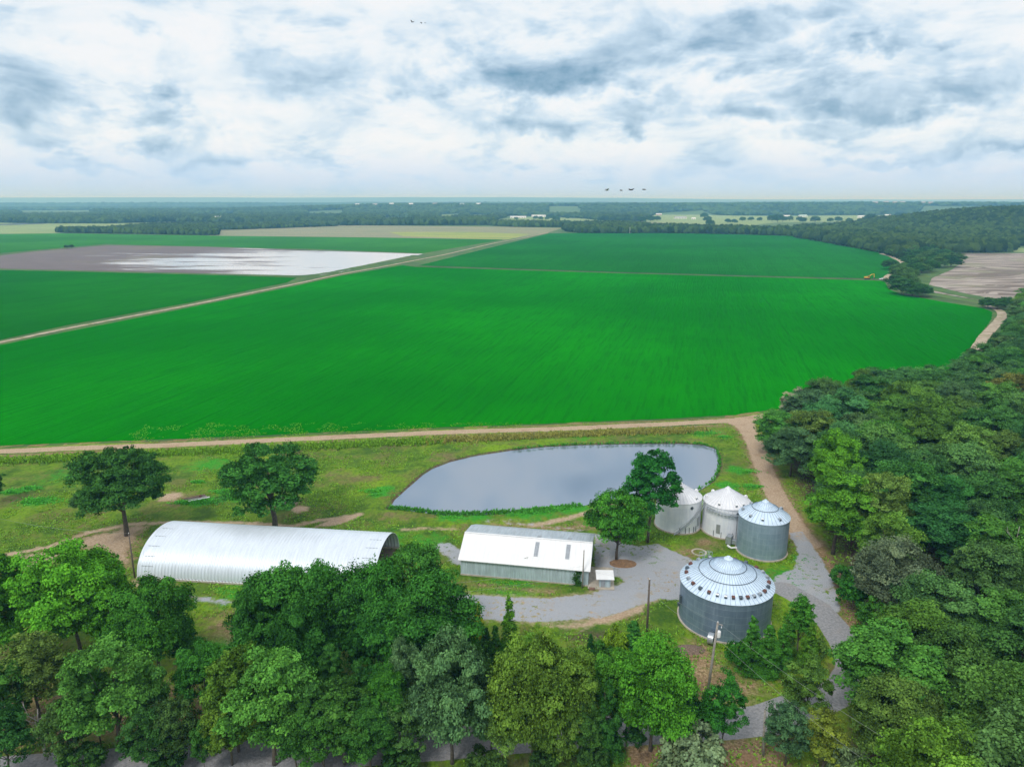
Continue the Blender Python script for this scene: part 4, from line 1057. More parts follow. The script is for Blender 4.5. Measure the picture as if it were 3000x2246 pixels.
# ------------------------------------------------------------------ arched shed
def frame_of(x0, y0, th): return Vector((x0, y0, 0)), th
AR_L, AR_W, AR_H = 43.4, 16.1, 5.8
ar = empty('arched_shed', (-66.7, 113.96, 0), -.115, 'long white arched corrugated steel shed with one open end', 'shed')
n_arc, n_ax = 56, int(AR_L/.62*6)
tt = np.linspace(0, math.pi, n_arc+1); aa = np.linspace(0, AR_L, n_ax+1)
cor = .05*np.sin(aa/.62*2*math.pi)
TT, AA = np.meshgrid(tt, aa); CC = np.meshgrid(tt, cor)[1]
k_ = 1+CC/7.0
Vr = np.stack([AA, AR_W/2-np.cos(TT)*AR_W/2*k_, .25+np.sin(TT)*AR_H*k_], -1).reshape(-1, 3)
o = mesh_np('roof_shell', Vr, gridfaces(n_ax+1, n_arc+1), ARCHSHEET, ar, smooth=True)
md = o.modifiers.new('thick', 'SOLIDIFY'); md.thickness = .06; md.offset = -1
b = MB()
vs = [(.25, AR_W/2-math.cos(t)*AR_W/2*.985, .25+math.sin(t)*AR_H*.985) for t in tt]; vs2 = [(.33, v[1], v[2]) for v in vs]
b.add(vs+vs2, [tuple(range(len(vs))), tuple(range(2*len(vs)-1, len(vs)-1, -1))]); b.build('end_wall', ARCHSHEET, ar)
for s_ in (0, 1):
    yb = .05 if s_ == 0 else AR_W-.05
    b = MB(); b.box((AR_L/2, yb, .1), (AR_L+.3, .5, .3)); b.build('foundation', CONC, ar)
# light foot plates where the arches meet the foundation, with dark gaps
comb = [(0, .38), (AR_L, .38)]
for i in range(int(AR_L/.62)-1, -1, -1): comb += [(.5+i*.62, .33), (.5+i*.62, .24), (.12+i*.62, .24), (.12+i*.62, .33)]
nc_ = len(comb); b = MB(); b.add([(x, -.20, z) for x, z in comb]+[(x, -.08, z) for x, z in comb], [tuple(range(nc_)), tuple(range(2*nc_-1, nc_-1, -1))]+[((q+1) % nc_, q, nc_+q, nc_+(q+1) % nc_) for q in range(nc_)])
b.build('foot_plate', WHITE, ar)
b = MB(); b.box((AR_L/2, -.02, .30), (AR_L-.4, .05, .22)); b.build('sill', RUST, ar)
for kx in (1.8, AR_L-1.8):
    b = MB()
    for t in (.35, .62, .9, 1.2, 1.5):
        yy, zz = AR_W/2-math.cos(t)*AR_W/2*1.012, .25+math.sin(t)*AR_H*1.012
        b.box((kx, yy, zz), (2.2, .07, .07))
    b.build('lap_joint', GALV, ar)
b = MB(); b.box((AR_L/2, AR_W/2, .03), (AR_L-1, AR_W-1, .05)); b.build('shed_floor', simple('earth_floor', (.13, .10, .075), .95), ar)

# ------------------------------------------------------------------ white-roofed shed
L_, W_, he, hr, fr_ = 22.8, 13.4, 3.25, 5.9, .36
sh = empty('metal_shed', (-9.2, 115.1, 0), -.178, 'grey-walled metal shed with bright white front roof slope and two skylights', 'shed')
def slab(name, p, q, thick, m_, parent):
    """sheet between two x-aligned edges p=(y,z) and q=(y,z)"""
    b = MB(); x0, x1 = -.35, L_+.35
    n = Vector((0, -(q[1]-p[1]), q[0]-p[0])).normalized()*thick
    vs = []
    for x in (x0, x1):
        for (y, z) in (p, q): vs += [(x, y, z), (x, y+n.y, z+n.z)]
    b.add(vs, [(0, 1, 3, 2), (4, 6, 7, 5), (0, 4, 5, 1), (2, 3, 7, 6), (1, 5, 7, 3), (0, 2, 6, 4)])
    return b.build(name, m_, parent)
RY, RZ_ = W_*fr_, hr
slab('roof', (-.45, he-.1), (RY, hr), .08, SHEET, sh)
MIDY, MIDZ = W_*.74, 4.95
slab('roof', (RY+.01, hr), (MIDY, MIDZ), .075, BACKSHEET, sh)
slab('roof', (MIDY+.01, MIDZ-.01), (W_+.25, he+.1), .07, BACKSHEET, sh)
b = MB(); b.beam((-.36, RY, hr+.10), (L_+.36, RY, hr+.10), .35, .05); b.build('ridge_cap', WHITE, sh)
for y_, nm in ((.04, 'front_wall'), (W_-.04, 'back_wall')):
    b = MB(); b.box((L_/2, y_, he/2), (L_, .08, he)); b.build(nm, WALLSHEET, sh)
for x_, nm in ((.06, 'left_gable'), (L_-.06, 'right_gable')):
    b = MB()
    pr = [(.09, 0), (W_-.09, 0), (W_-.09, he-.02), (MIDY, MIDZ-.06), (RY, hr-.06), (.09, he-.02)]
    if nm == 'right_gable':   # big doorway in the right end: wall above and beside it
        pr = [(.09, 0), (2.6, 0), (2.6, 3.4), (9.8, 3.4), (9.8, 0), (W_-.09, 0), (W_-.09, he-.02), (MIDY, MIDZ-.06), (RY, hr-.06), (.09, he-.02)]
    n = len(pr)
    b.add([(x_-.03, y, z) for y, z in pr]+[(x_+.03, y, z) for y, z in pr], [tuple(range(n))[::-1], tuple(range(n, 2*n))]+[(i, (i+1) % n, n+(i+1) % n, n+i) for i in range(n)])
    b.build(nm, WALLSHEET, sh)
b = MB(); b.box((L_-.25, 6.2, 1.7), (.06, 7.1, 3.38)); b.build('doorway_shade', INSIDE, sh)  # dark sheet filling the doorway: shade of the interior put into its colour
b = MB(); b.box((L_/2, .02, .12), (L_+.1, .22, .28)); b.build('foundation', CONC, sh)
b = MB(); b.box((L_/2, -.5, he-.08), (L_+.7, .1, .1)); b.build('gutter', WHITE, sh)
SKY = simple('skylight_plastic', (.33, .36, .40), .35, 0, .3, 6)
for fx in (.585, .83):
    for (ya, za, yb_, zb, nx) in ((1.35, 0, 4.0, 0, 6), (RY+.45, 1, RY+1.6, 1, 2)):
        pz = lambda y: (he-.1)+(hr-he+.1)*(y+.45)/(RY+.45) if za == 0 else hr+(MIDZ-hr)*(y-RY)/(MIDY-RY)
        b = MB(); b.beam((fx*L_, ya, pz(ya)+.10), (fx*L_, yb_, pz(yb_)+.10), .72, .05); s_ = b.build('skylight', SKY, sh)
        b = MB()
        for i in range(nx+1):
            y = ya+(yb_-ya)*i/nx; b.box((fx*L_, y, pz(y)+.14), (.74, .05, .03))
        b.beam((fx*L_, ya, pz(ya)+.14), (fx*L_, yb_, pz(yb_)+.14), .05, .03)
        b.build('glazing_bar', GALV, s_)
# branch lying on the roof
x_, y_ = sp(1548, 1633, 3.9)
b = MB(); b.tube([(-.7, -.3, .05), (-.1, -.05, .12), (.5, .15, .22), (.9, .2, .3)], [.03, .035, .03, .015], 5); b.tube([(-.1, -.05, .12), (-.3, -.5, .02)], [.025, .01], 5); b.tube([(.5, .15, .22), (.7, .5, .42)], [.02, .01], 5)
tag(b.build('fallen_branch', simple('mossy_bark', (.10, .12, .05), .9), None, loc=(x_, y_, 3.9)), 'small fallen branch lying on the white front roof slope', 'branch')
# climbing vine on the front wall's right end
rng2 = np.random.default_rng(4); nv = 900
vx = 20.9+rng2.normal(0, .28, nv)*(1+.2*rng2.random(nv)); vz = rng2.random(nv)**1.2*3.0; vx += .2*np.sin(vz*3)
vy = -.15-.25*rng2.random(nv)
c_ = np.stack([vx, vy, vz], 1); d1 = rng2.normal(size=(nv, 3)); d1 /= np.linalg.norm(d1, axis=1)[:, None]; d2 = np.cross(d1, rng2.normal(size=(nv, 3))); d2 /= np.linalg.norm(d2, axis=1)[:, None]
q_ = np.stack([c_-d1*.1, c_-d2*.1, c_+d1*.1, c_+d2*.1], 1).reshape(-1, 3)
ca, sa = math.cos(-.178), math.sin(-.178)
q_ = np.stack([-9.2+q_[:, 0]*ca-q_[:, 1]*sa, 115.1+q_[:, 0]*sa+q_[:, 1]*ca, q_[:, 2]], 1)
o = mesh_np('climbing_vine', q_, np.arange(nv*4).reshape(-1, 4), LEAF, None, {'tint': np.repeat(rng2.random(nv), 4)}); o.color = (.02, .06, .012, 1)
tag(o, 'dark green vine climbing the right end of the grey shed wall', 'vine')

# concrete pad, small white-lidded hut
x_, y_ = sp(1765, 1702)
pad = empty('concrete_pad', (x_-.2, y_+1.0, 0), -.10, 'worn pale concrete pad beside the right end of the metal shed', 'slab')
b = MB(); b.box((0, 0, .06), (4.6, 7.6, .24)); b.build('slab', CONC, pad, bevel=.03)
b = MB(); b.box((-1.6, -4.0, .18), (1.0, .5, .35)); b.build('step', BRICKISH, pad)
x_, y_ = sp(1772, 1722)
hut = empty('pump_hut', (x_, y_+.2, .18), -.05, 'small hut with a square white lid roof on the concrete pad', 'hut')
b = MB(); b.box((0, .6, .85), (1.9, 1.6, 1.75)); b.build('wall', WALLSHEET, hut, bevel=.02)
b = MB(); b.beam((0, -.75, 1.74), (0, 1.85, 2.15), 3.1, .09); b.build('roof', WHITE, hut, bevel=.02)
b = MB(); b.box((-.35, -.235, .75), (.7, .06, 1.4)); d_ = b.build('door', GALV, hut)
b = MB(); b.box((-.1, -.30, .75), (.04, .06, .14)); b.build('handle', DARKM, d_)

# ------------------------------------------------------------------ grain bins
def grain_bin(name, x, y, R_, he_, hc, wall, roof, seam, npan, label, rings=(), vents=(), vent_r=.86, ventcols=None, rz=0, cap=.10):
    r_ = empty(name, (x, y, 0), rz, label, 'grain bin', 'grain bins')
    b = MB(); b.lathe([(R_+.22, .0), (R_+.22, .22), (R_-.1, .24)], 72); b.build('foundation', CONC, r_)
    b = MB(); nz = 14; b.lathe([(R_, .2+(he_-.2)*i/nz) for i in range(nz+1)], 96); b.build('wall', wall, r_, smooth=True)
    b = MB(); Re = R_*1.025; zc = he_+hc*(1-cap)
    b.lathe([(R_-.05, he_-.12), (Re, he_-.10), (Re, he_-.02)]+[(Re+(R_*cap-Re)*i/8, he_-.02+(zc-he_+.02)*i/8) for i in range(1, 9)], 96)
    rf = b.build('roof', roof, r_)
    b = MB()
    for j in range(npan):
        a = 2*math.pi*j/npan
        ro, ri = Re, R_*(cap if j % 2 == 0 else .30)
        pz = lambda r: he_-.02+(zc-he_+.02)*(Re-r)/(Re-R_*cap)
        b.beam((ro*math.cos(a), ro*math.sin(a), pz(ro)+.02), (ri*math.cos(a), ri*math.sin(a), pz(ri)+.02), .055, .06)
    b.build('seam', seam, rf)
    for rr in rings:
        b = MB(); z_ = he_-.02+(zc-he_+.02)*(Re-rr*R_)/(Re-R_*cap)
        b.tube([(rr*R_*math.cos(a), rr*R_*math.sin(a), z_+.10) for a in np.linspace(0, 2*math.pi, 73)], .05, 6, False); b.build('roof_ring', DARKM, rf)
    b = MB(); rc = R_*cap
    b.lathe([(rc*1.35, zc-.10), (rc*1.3, zc+.04), (rc*.75, zc+.14), (rc*.62, zc+.16), (rc*.62, zc+.26), (rc*.5, zc+.36), (.01, zc+.40)], 40); b.build('cap', roof, r_, smooth=True)
    for i, a in enumerate(vents):
        rv = vent_r*R_; z_ = he_+(zc-he_)*(Re-rv)/(Re-R_*cap)
        v = MB(); ca, sa = math.cos(a), math.sin(a)
        prof = [(-.28, 0), (.26, -.08), (.30, .24), (.16, .40), (-.10, .40), (-.28, .22)]
        vs = []
        for s_ in (-.22, .22):
            for (rr, zz) in prof: vs.append(((rv+rr)*ca-s_*sa, (rv+rr)*sa+s_*ca, z_+zz))
        n = 6; v.add(vs, [tuple(range(n))[::-1], tuple(range(n, 2*n))]+[(q, (q+1) % n, n+(q+1) % n, n+q) for q in range(n)])
        vo = v.build('roof_vent', (ventcols[i] if ventcols else GALV), r_)
        v = MB(); ax = Vector((ca, sa, 0)); c_ = Vector(((rv+.31)*ca, (rv+.31)*sa, z_+.10))
        v.box(c_, (.04, .38, .26), a); v.build('vent_mouth', DARKM, vo)
    return r_
BIG = (34.1, 101.5, 7.1, 6.7, 4.15)
va = [R(a) for a in (186, 200, 215, 229, 241, 252, 262, 272, 282, 292, 303, 315, 329, 343, 357, 12, 27, 45, 62, 100, 120, 140, 155, 168)]
vc = [(RUST, GALV, DARKM, GALV, RUST)[(i*7+3) % 5] for i in range(len(va))]
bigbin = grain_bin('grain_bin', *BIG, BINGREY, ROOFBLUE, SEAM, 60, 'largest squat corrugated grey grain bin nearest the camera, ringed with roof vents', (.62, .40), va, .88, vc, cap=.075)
# access hatch, hoop rail and ladder at its back
b = MB()
for a in (R(96), R(106)):
    b.tube([(7.3*math.cos(a), 7.3*math.sin(a), .3), (7.3*math.cos(a), 7.3*math.sin(a), 7.9)], .03, 6)
for i in range(24):
    z_ = .5+i*.3; b.tube([(7.3*math.cos(R(96)), 7.3*math.sin(R(96)), z_), (7.3*math.cos(R(106)), 7.3*math.sin(R(106)), z_)], .02, 5)
b.build('ladder', GALV, bigbin)
b = MB()
for a in (R(98), R(112)):
    b.tube([(7.25*math.cos(a), 7.25*math.sin(a), 6.7), (7.25*math.cos(a), 7.25*math.sin(a), 8.1), (5.9*math.cos(a), 5.9*math.sin(a), 8.6), (5.9*math.cos(a), 5.9*math.sin(a), 7.4)], .035, 6)
for rr, z_ in ((7.25, 8.1), (5.9, 8.6), (7.25, 7.4)):
    b.tube([(rr*math.cos(R(98)), rr*math.sin(R(98)), z_), (rr*math.cos(R(112)), rr*math.sin(R(112)), z_)], .03, 6)
b.build('hoop_rail', GALV, bigbin)
b = MB(); b.box((-7.22*math.cos(R(2)), -.35, 3.6), (.35, .55, 1.3)); b.box((-7.5, -.35, 2.7), (.3, .5, .5)); b.build('control_box', DARKM, bigbin, bevel=.02)
GB = (47.9, 124.4, 4.6, 7.4, 3.0)
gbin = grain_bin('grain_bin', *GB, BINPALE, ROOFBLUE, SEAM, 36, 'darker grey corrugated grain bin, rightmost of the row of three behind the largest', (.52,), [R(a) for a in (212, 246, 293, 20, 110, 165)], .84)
MBN = (43.5, 133.2, 4.6, 6.45, 2.9)
mbin = grain_bin('grain_bin', *MBN, BINWHITE, ROOFWHITE, SEAMW, 36, 'silver-white grain bin with a straight ladder, middle one of the row of three', (), [R(a) for a in (232, 278, 300, 8, 60, 120, 172)], .86, [WHITE]*7)
LBN = (34.3, 135.5, 4.56, 6.6, 2.9)
lbin = grain_bin('grain_bin', *LBN, BINWHITE, ROOFWHITE, SEAMW, 36, 'silver-white grain bin with a slanting stair, leftmost of the row, partly behind the pine', (), [R(a) for a in (226, 312, 15, 75, 140)], .86, [WHITE]*5)
def on_wall(a, r, z): return (r*math.cos(a), r*math.sin(a), z)
# slanting stair on the left bin, curving up round its wall
b = MB(); n = 26; A0, A1 = R(250), R(330)
for k, rr in enumerate((4.72, 5.42)):
    b.tube([on_wall(A0+(A1-A0)*i/n, rr, .1+6.3*i/n) for i in range(n+1)], .05, 6)
b.tube([on_wall(A0+(A1-A0)*i/n, 5.42, 1.1+6.3*i/n) for i in range(n+1)], .03, 6)
for i in range(0, n+1, 4): b.tube([on_wall(A0+(A1-A0)*i/n, 5.42, .1+6.3*i/n), on_wall(A0+(A1-A0)*i/n, 5.42, 1.1+6.3*i/n)], .022, 5)
for i in range(n):
    a = A0+(A1-A0)*(i+.5)/n; b.box(on_wall(a, 5.07, .1+6.3*(i+.5)/n), (.66, .24, .04), a)
b.build('stair', GALV, lbin)
b = MB(); a = R(291); b.lathe([(.01, 0), (.34, 0), (.34, .08), (.01, .09)], 20)
o = b.build('hatch', DARKM, lbin); o.location = on_wall(a, 4.58, 5.6); o.rotation_euler = (0, math.pi/2, a)
b = MB(); b.box(on_wall(R(318), 4.60, 2.2), (.10, .8, 2.0), R(318)); b.build('door', GALV, lbin)
b = MB(); a = R(282)
for d_ in (-.055, .055): b.tube([on_wall(a+d_, 4.72, .2), on_wall(a+d_, 4.72, 5.9)], .03, 6)
for i in range(20): b.tube([on_wall(a-.055, 4.72, .4+i*.28), on_wall(a+.055, 4.72, .4+i*.28)], .018, 5)
b.build('ladder', DARKM, mbin)
b = MB(); b.lathe([(.01, 0), (.34, 0), (.34, .08), (.01, .09)], 20); o = b.build('hatch', DARKM, mbin); o.location = on_wall(R(281), 4.62, 5.5); o.rotation_euler = (0, math.pi/2, R(281))
b = MB(); b.box(on_wall(R(236), 4.62, 2.0), (.10, .8, 1.9), R(236)); b.build('door', GALV, mbin)
for rt_, hs in ((mbin, (225, 244, 262, 271, 296, 310)), (lbin, (262, 277, 287, 300, 308))):
    for d_ in hs:
        b = MB(); b.box(on_wall(R(d_), 4.66, .85), (.08, .1, 1.2), R(d_)); b.build('stiffener', DARKM, rt_)
b = MB(); n = 16
for rr, zz in ((4.85, 0), (5.55, 0), (5.55, .95)):
    b.tube([on_wall(R(205)+R(118)*i/n, rr, 6.0-.9*i/n+zz) for i in range(n+1)], .04, 6)
for i in range(n+1):
    a = R(205)+R(118)*i/n; b.tube([on_wall(a, 5.55, 6.0-.9*i/n), on_wall(a, 5.55, 6.95-.9*i/n)], .02, 5)
    b.box(on_wall(a, 5.2, 6.0-.9*i/n), (.68, .5, .03), a)
b.build('walkway', GALV, mbin)
b = MB()
for d_ in (238, 262, 290): b.tube([on_wall(R(d_), 5.5, 5.8), on_wall(R(d_), 4.65, 4.9)], .035, 5)
b.build('bracket', DARKM, mbin)
b = MB(); b.box(on_wall(R(318), 5.3, 5.9), (.8, .9, .8), R(318)); b.build('motor_box', GALV, mbin, bevel=.03)

# fans at the foot of the bins
def fan(name, x, y, rz, s_, label, square=False):
    r_ = empty(name, (x, y, .12), rz, label, 'fan'); r_.scale = (s_, s_, s_)
    if square:
        b = MB(); b.box((0, 0, .75), (.9, 1.3, 1.4)); b.build('housing', GALV, r_, bevel=.03)
        b = MB(); b.lathe([(.36, 0), (.36, .12), (.40, .12), (.40, -.02)], 24); o = b.build('intake_ring', DARKM, r_); o.location = (-.46, 0, .8); o.rotation_euler = (0, -math.pi/2, 0)
        b = MB(); b.lathe([(.01, .02), (.35, .02)], 24); o = b.build('grille', BLACK, r_); o.location = (-.47, 0, .8); o.rotation_euler = (0, -math.pi/2, 0)
    else:
        b = MB(); n = 22
        vs = []
        for y_ in (-.42, .42):
            for i in range(n): a = 2*math.pi*i/n; rr = .80+.16*i/n; vs.append((rr*math.cos(a), y_, .95+rr*math.sin(a)))
        b.add(vs, [tuple(range(n)), tuple(range(2*n-1, n-1, -1))]+[((i+1) % n, i, n+i, n+(i+1) % n) for i in range(n)]); b.build('housing', GALV, r_, bevel=.02)
        b = MB(); b.lathe([(.01, .0), (.45, .0), (.50, .08), (.45, .10)], 24); o = b.build('intake', BLACK, r_); o.location = (0, -.43, .95); o.rotation_euler = (math.pi/2, 0, 0)
        b = MB(); b.box((.55, 0, 1.62), (.45, .5, .35)); b.build('motor', DARKM, r_, bevel=.02)
    b = MB(); b.box((1.35, 0, .55), (1.7, .75, .75)); b.build('duct', GALV, r_, bevel=.02)
    b = MB()
    for sx_ in (-.35, .35):
        for sy_ in (-.35, .35): b.box((sx_, sy_, .02), (.1, .1, .28))
    b.build('base_frame', DARKM, r_)
    return r_
x_, y_ = sp(2082, 1886); fan('aeration_fan', x_, y_, R(62), 1.0, 'round-housed steel aeration fan at the foot of the largest grain bin')
x_, y_ = sp(2136, 1592); fan('drying_fan', x_, y_, R(-35), 1.15, 'square grey fan unit with a duct between the middle and rightmost row bins', True)
x_, y_ = sp(2145, 1607)
r_ = empty('spare_pipe', (x_, y_, .18), .1, 'white bent pipe elbow lying on the grass beside the rightmost row bin', 'pipe')
b = MB(); b.tube([(-.75, .5, .35), (-.65, .1, .3), (-.3, -.2, .12), (.4, -.1, .1), (.95, -.25, .12)], [.22, .22, .17, .16, .2], 12); b.build('elbow', WHITE, r_, True)
x_, y_ = sp(2048, 1618)
r_ = empty('planter_ring', (x_, y_, 0), 0, 'low concrete ring filled with grass between the bins and the gravel yard', 'ring')
b = MB(); b.lathe([(1.45, 0), (1.45, .16), (1.15, .16), (1.15, 0)], 40); b.build('rim', CONC, r_)

# ------------------------------------------------------------------ poles and wires
def pole(x, y, h_, label, m_=POLEWOOD, lean=(0, 0), rad=.15, arm=True):
    r_ = empty('utility_pole', (x, y, 0), 0, label, 'pole')
    b = MB(); b.tube([(0, 0, -.3), (lean[0]*.5, lean[1]*.5, h_*.5), (lean[0], lean[1], h_)], [rad*1.15, rad, rad*.75], 10); b.build('post', m_, r_, True)
    if arm:
        b = MB(); b.lathe([(.01, 0), (.06, .02), (.08, .08), (.05, .16), (.01, .18)], 10); o = b.build('insulator', WHITE, r_); o.location = (lean[0], lean[1], h_)
    return r_
def pole_px(bx, by, tx, ty, label, **k):
    x, y = sp(bx, by); h_ = top_z(y, ty)
    dd = depth(y, h_); xt = (tx-1500)/FPX*dd
    return pole(x, y, h_, label, lean=(xt-x, 0), **k), (xt, y, h_)
_, pA = pole_px(1895, 1857, 1903, 1697, 'dark bare wooden pole standing beside the gravel drive left of the largest bin', rad=.17)
_, pB = pole_px(1706, 1722, 1711, 1611, 'slim wooden pole in front of the right end of the metal shed', m_=GREYPOLE, rad=.12)
_, pC = pole_px(395, 1692, 377, 1562, 'leaning wooden pole at the left end of the arched shed', rad=.13)
tp, pT = pole_px(2072, 2035, 2103, 1822, 'tall grey pole carrying a transformer in front of the largest bin', m_=GREYPOLE, rad=.17)
lx, lz = pT[0]-sp(2072, 2035)[0], pT[2]
b = MB(); b.lathe([(.01, 0), (.27, .02), (.28, .1), (.28, .85), (.24, .93), (.01, .97)], 20); o = b.build('transformer', WHITE, tp, True); o.location = (lx*.82+.38, .1, lz-2.3)
b = MB(); b.beam((lx-.1, 0, lz-.25), (lx+.7, .05, lz-.45), .09, .1); b.build('cross_arm', GREYPOLE, tp)
b = MB(); b.lathe([(.05, 0), (.07, .05), (.04, .1), (.07, .15), (.04, .2), (.06, .25), (.01, .3)], 10); o = b.build('fuse_holder', WHITE, tp); o.location = (lx+.55, .05, lz-.9)
bp, pD = pole_px(2236, 2212, 2241, 2078, 'short broken grey pole half swallowed by a dark tree at the lower right', m_=GREYPOLE, rad=.15, arm=False)
def wire(p, q, sag, label, r_=.010):
    n = 26; pts = []
    for i in range(n+1):
        t = i/n; v = Vector(p).lerp(Vector(q), t); v.z -= sag*4*t*(1-t); pts.append(v)
    b = MB(); b.tube(pts, r_, 5, False); tag(b.build('overhead_wire', WIRE, None, True), label, 'wire')
ex1 = (46.0, 52.0, 11.5); ex2 = (43.0, 50.0, 9.5)
wire(pT, ex1, 1.2, 'upper overhead wire running from the transformer pole to the bottom right')
wire((pT[0], pT[1], pT[2]-2.3), ex2, 1.2, 'lower overhead wire running from the transformer pole to the bottom right')
wire(pT, (pA[0], pA[1], pA[2]-.2), .6, 'overhead wire between the transformer pole and the bare dark pole')
wire((pT[0], pT[1], pT[2]-2.3), (pA[0], pA[1], pA[2]-1.8), .6, 'lower overhead wire between the transformer pole and the bare dark pole')
wire((pA[0], pA[1], pA[2]-.4), (pB[0]+.1, pB[1], pB[2]-3.5), .3, 'overhead wire between the bare dark pole and the slim pole')
wire((pB[0], pB[1], pB[2]-3.0), (-35, 101, 4.6), .9, 'upper pale wire passing in front of the metal shed wall')
wire((pB[0], pB[1], pB[2]-4.6), (-35, 100, 3.0), .9, 'lower pale wire passing in front of the metal shed wall')
wire(pC, (-110, 132, 5.0), 1.2, 'thin wire running left from the leaning pole over the bare dirt', .012)

# ------------------------------------------------------------------ things lying about
x_, y_ = sp(570, 1458)
for i, (dx0, dy0, m_, nm, lb) in enumerate(((0, .0, BRICKISH, 'timber', 'dark weathered timber, rearmost of the pile on the lawn'), (.35, -.45, POLEWOOD, 'timber', 'brown weathered timber in the middle of the pile on the lawn'),
                                   (.8, -.9, GREYPOLE, 'timber', 'grey timber next to the white pipe in the pile on the lawn'), (1.6, -1.3, WHITE, 'pipe', 'white pipe lying frontmost in the pile on the lawn'))):
    b = MB(); h0 = .2
    if nm == 'pipe': b.tube([(-1.9, -1.2, h0), (1.9, 1.2, h0)], .17, 10)
    else: b.beam((-1.9, -1.2, h0), (1.9, 1.2, h0), .32, .26)
    tag(b.build(nm, m_, None, loc=(x_+dx0, y_+dy0, .05)), lb, nm)
x2, y2 = sp(582, 1457)
b = MB(); b.lathe([(.28, 0), (.30, .05), (.30, .7), (.26, .75), (.01, .76)], 16); tag(b.build('rusty_drum', RUST, None, True, loc=(x2+.6, y2-.4, .05)), 'small rusty drum by the white pipe on the lawn', 'drum')
# marker post in the pond and its little platform
x_, y_ = sp(1788, 1448)
r_ = empty('pond_post', (x_, y_, -.4), 0, 'thin post with a small flat top standing at the pond edge', 'post')
b = MB(); b.tube([(0, 0, -.5), (0, 0, 1.9)], .05, 8); b.build('post', GREYPOLE, r_)
b = MB(); b.lathe([(.01, 1.9), (.38, 1.9), (.34, 2.0), (.01, 2.02)], 14); b.build('top_plate', DARKM, r_)
# wood chip mound under the bright tree, brush heap
def mound(name, px, py, rx_, ry_, h_, m_, label, seed):
    x, y = sp(px, py); g_ = np.random.default_rng(seed); n = 26
    xs, ys_ = np.meshgrid(np.linspace(-1, 1, n), np.linspace(-1, 1, n)); rr = np.hypot(xs, ys_)
    zz = h_*np.clip(1-rr**2, -.3, 1)*(1+.5*(vnoise(xs*10+seed*9, ys_*10, 2, seed)-.5))-.08
    V_ = np.stack([x+xs*rx_, y+ys_*ry_, zz], -1).reshape(-1, 3)
    o = mesh_np(name, V_, gridfaces(n, n), m_, smooth=True)
    return tag(o, label, 'heap')
CHIP = simple('bark_chips', (.22, .13, .07), .95, 0, .45, 4, .8, 9)
BRUSH = simple('dry_brush', (.17, .12, .09), .95, 0, .5, 5, .9, 8)
mound('chip_heap', 1825, 1650, 2.9, 2.0, .30, CHIP, 'spread of brown bark chips under the rounded tree on the gravel', 3)
mound('brush_heap', 2020, 1902, 2.6, 1.4, .5, BRUSH, 'heap of dry brown brush left of the transformer pole', 4)
mound('brush_heap', 848, 1475, 2.3, 1.6, .45, BRUSH, 'grey heap of brush behind the trunk of the ragged open-crowned tree', 5)

# ------------------------------------------------------------------ excavator and pickup at the far field
x_, y_ = sp(2541, 818)
ex = empty('excavator', (x_, y_, 0), R(5), 'small yellow excavator with raised arm on the ditch across the far crop field', 'excavator')
for s_ in (-1.1, 1.1):
    b = MB(); n = 20; pr = [(1.6+.45*math.cos(a), .5+.45*math.sin(a)) for a in np.linspace(-math.pi/2, math.pi/2, 10)]+[(-1.6-.45*math.cos(a), .5+.45*math.sin(a)) for a in np.linspace(math.pi/2, -math.pi/2, 10)]
    b.add([(px, s_-.28, pz) for px, pz in pr]+[(px, s_+.28, pz) for px, pz in pr], [tuple(range(n)), tuple(range(2*n-1, n-1, -1))]+[((i+1) % n, i, n+i, n+(i+1) % n) for i in range(n)]); b.build('track', BLACK, ex)
b = MB(); b.box((-.8, 0, 1.75), (3.4, 2.5, 1.2)); b.build('engine_body', YELLOW, ex, bevel=.1)
b = MB(); b.box((.6, -.75, 2.3), (1.5, 1.0, 1.7)); cb = b.build('cab', YELLOW, ex, bevel=.05)
b = MB(); b.box((.62, -.75, 2.55), (1.56, 1.06, .8)); b.build('window', GLASS, cb)
b = MB(); b.beam((.8, .3, 1.9), (3.6, .3, 4.1), .4, .5); b.beam((3.4, .3, 4.0), (5.8, .3, 4.4), .36, .42); b.build('boom', YELLOW, ex)
b = MB(); b.beam((5.7, .3, 4.5), (6.1, .3, 1.6), .3, .38); b.build('stick', YELLOW, ex)
b = MB(); b.add([(5.6, -.2, 1.6), (6.5, -.2, 1.6), (6.4, -.2, .7), (5.7, -.2, .5), (5.6, .8, 1.6), (6.5, .8, 1.6), (6.4, .8, .7), (5.7, .8, .5)], [(0, 1, 2, 3), (4, 7, 6, 5), (0, 4, 5, 1), (1, 5, 6, 2), (2, 6, 7, 3), (3, 7, 4, 0)]); b.build('bucket', DARKM, ex)
x_, y_ = sp(2585, 820)
pk = empty('pickup_truck', (x_, y_, 0), R(12), 'tiny white pickup truck parked where the ditch meets the dirt track', 'truck')
b = MB(); b.box((0, 0, .85), (5.4, 1.9, .7)); b.build('body', WHITE, pk, bevel=.1)
b = MB(); b.box((.3, 0, 1.5), (2.0, 1.7, .65)); cb = b.build('cab', WHITE, pk, bevel=.12)
b = MB(); b.box((.3, 0, 1.52), (2.04, 1.74, .38)); b.build('window', GLASS, cb)
for sx_ in (-1.7, 1.7):
    for sy_ in (-.9, .9):
        b = MB(); b.tube([(sx_, sy_-.12, .4), (sx_, sy_+.12, .4)], .4, 14); b.build('wheel', BLACK, pk)
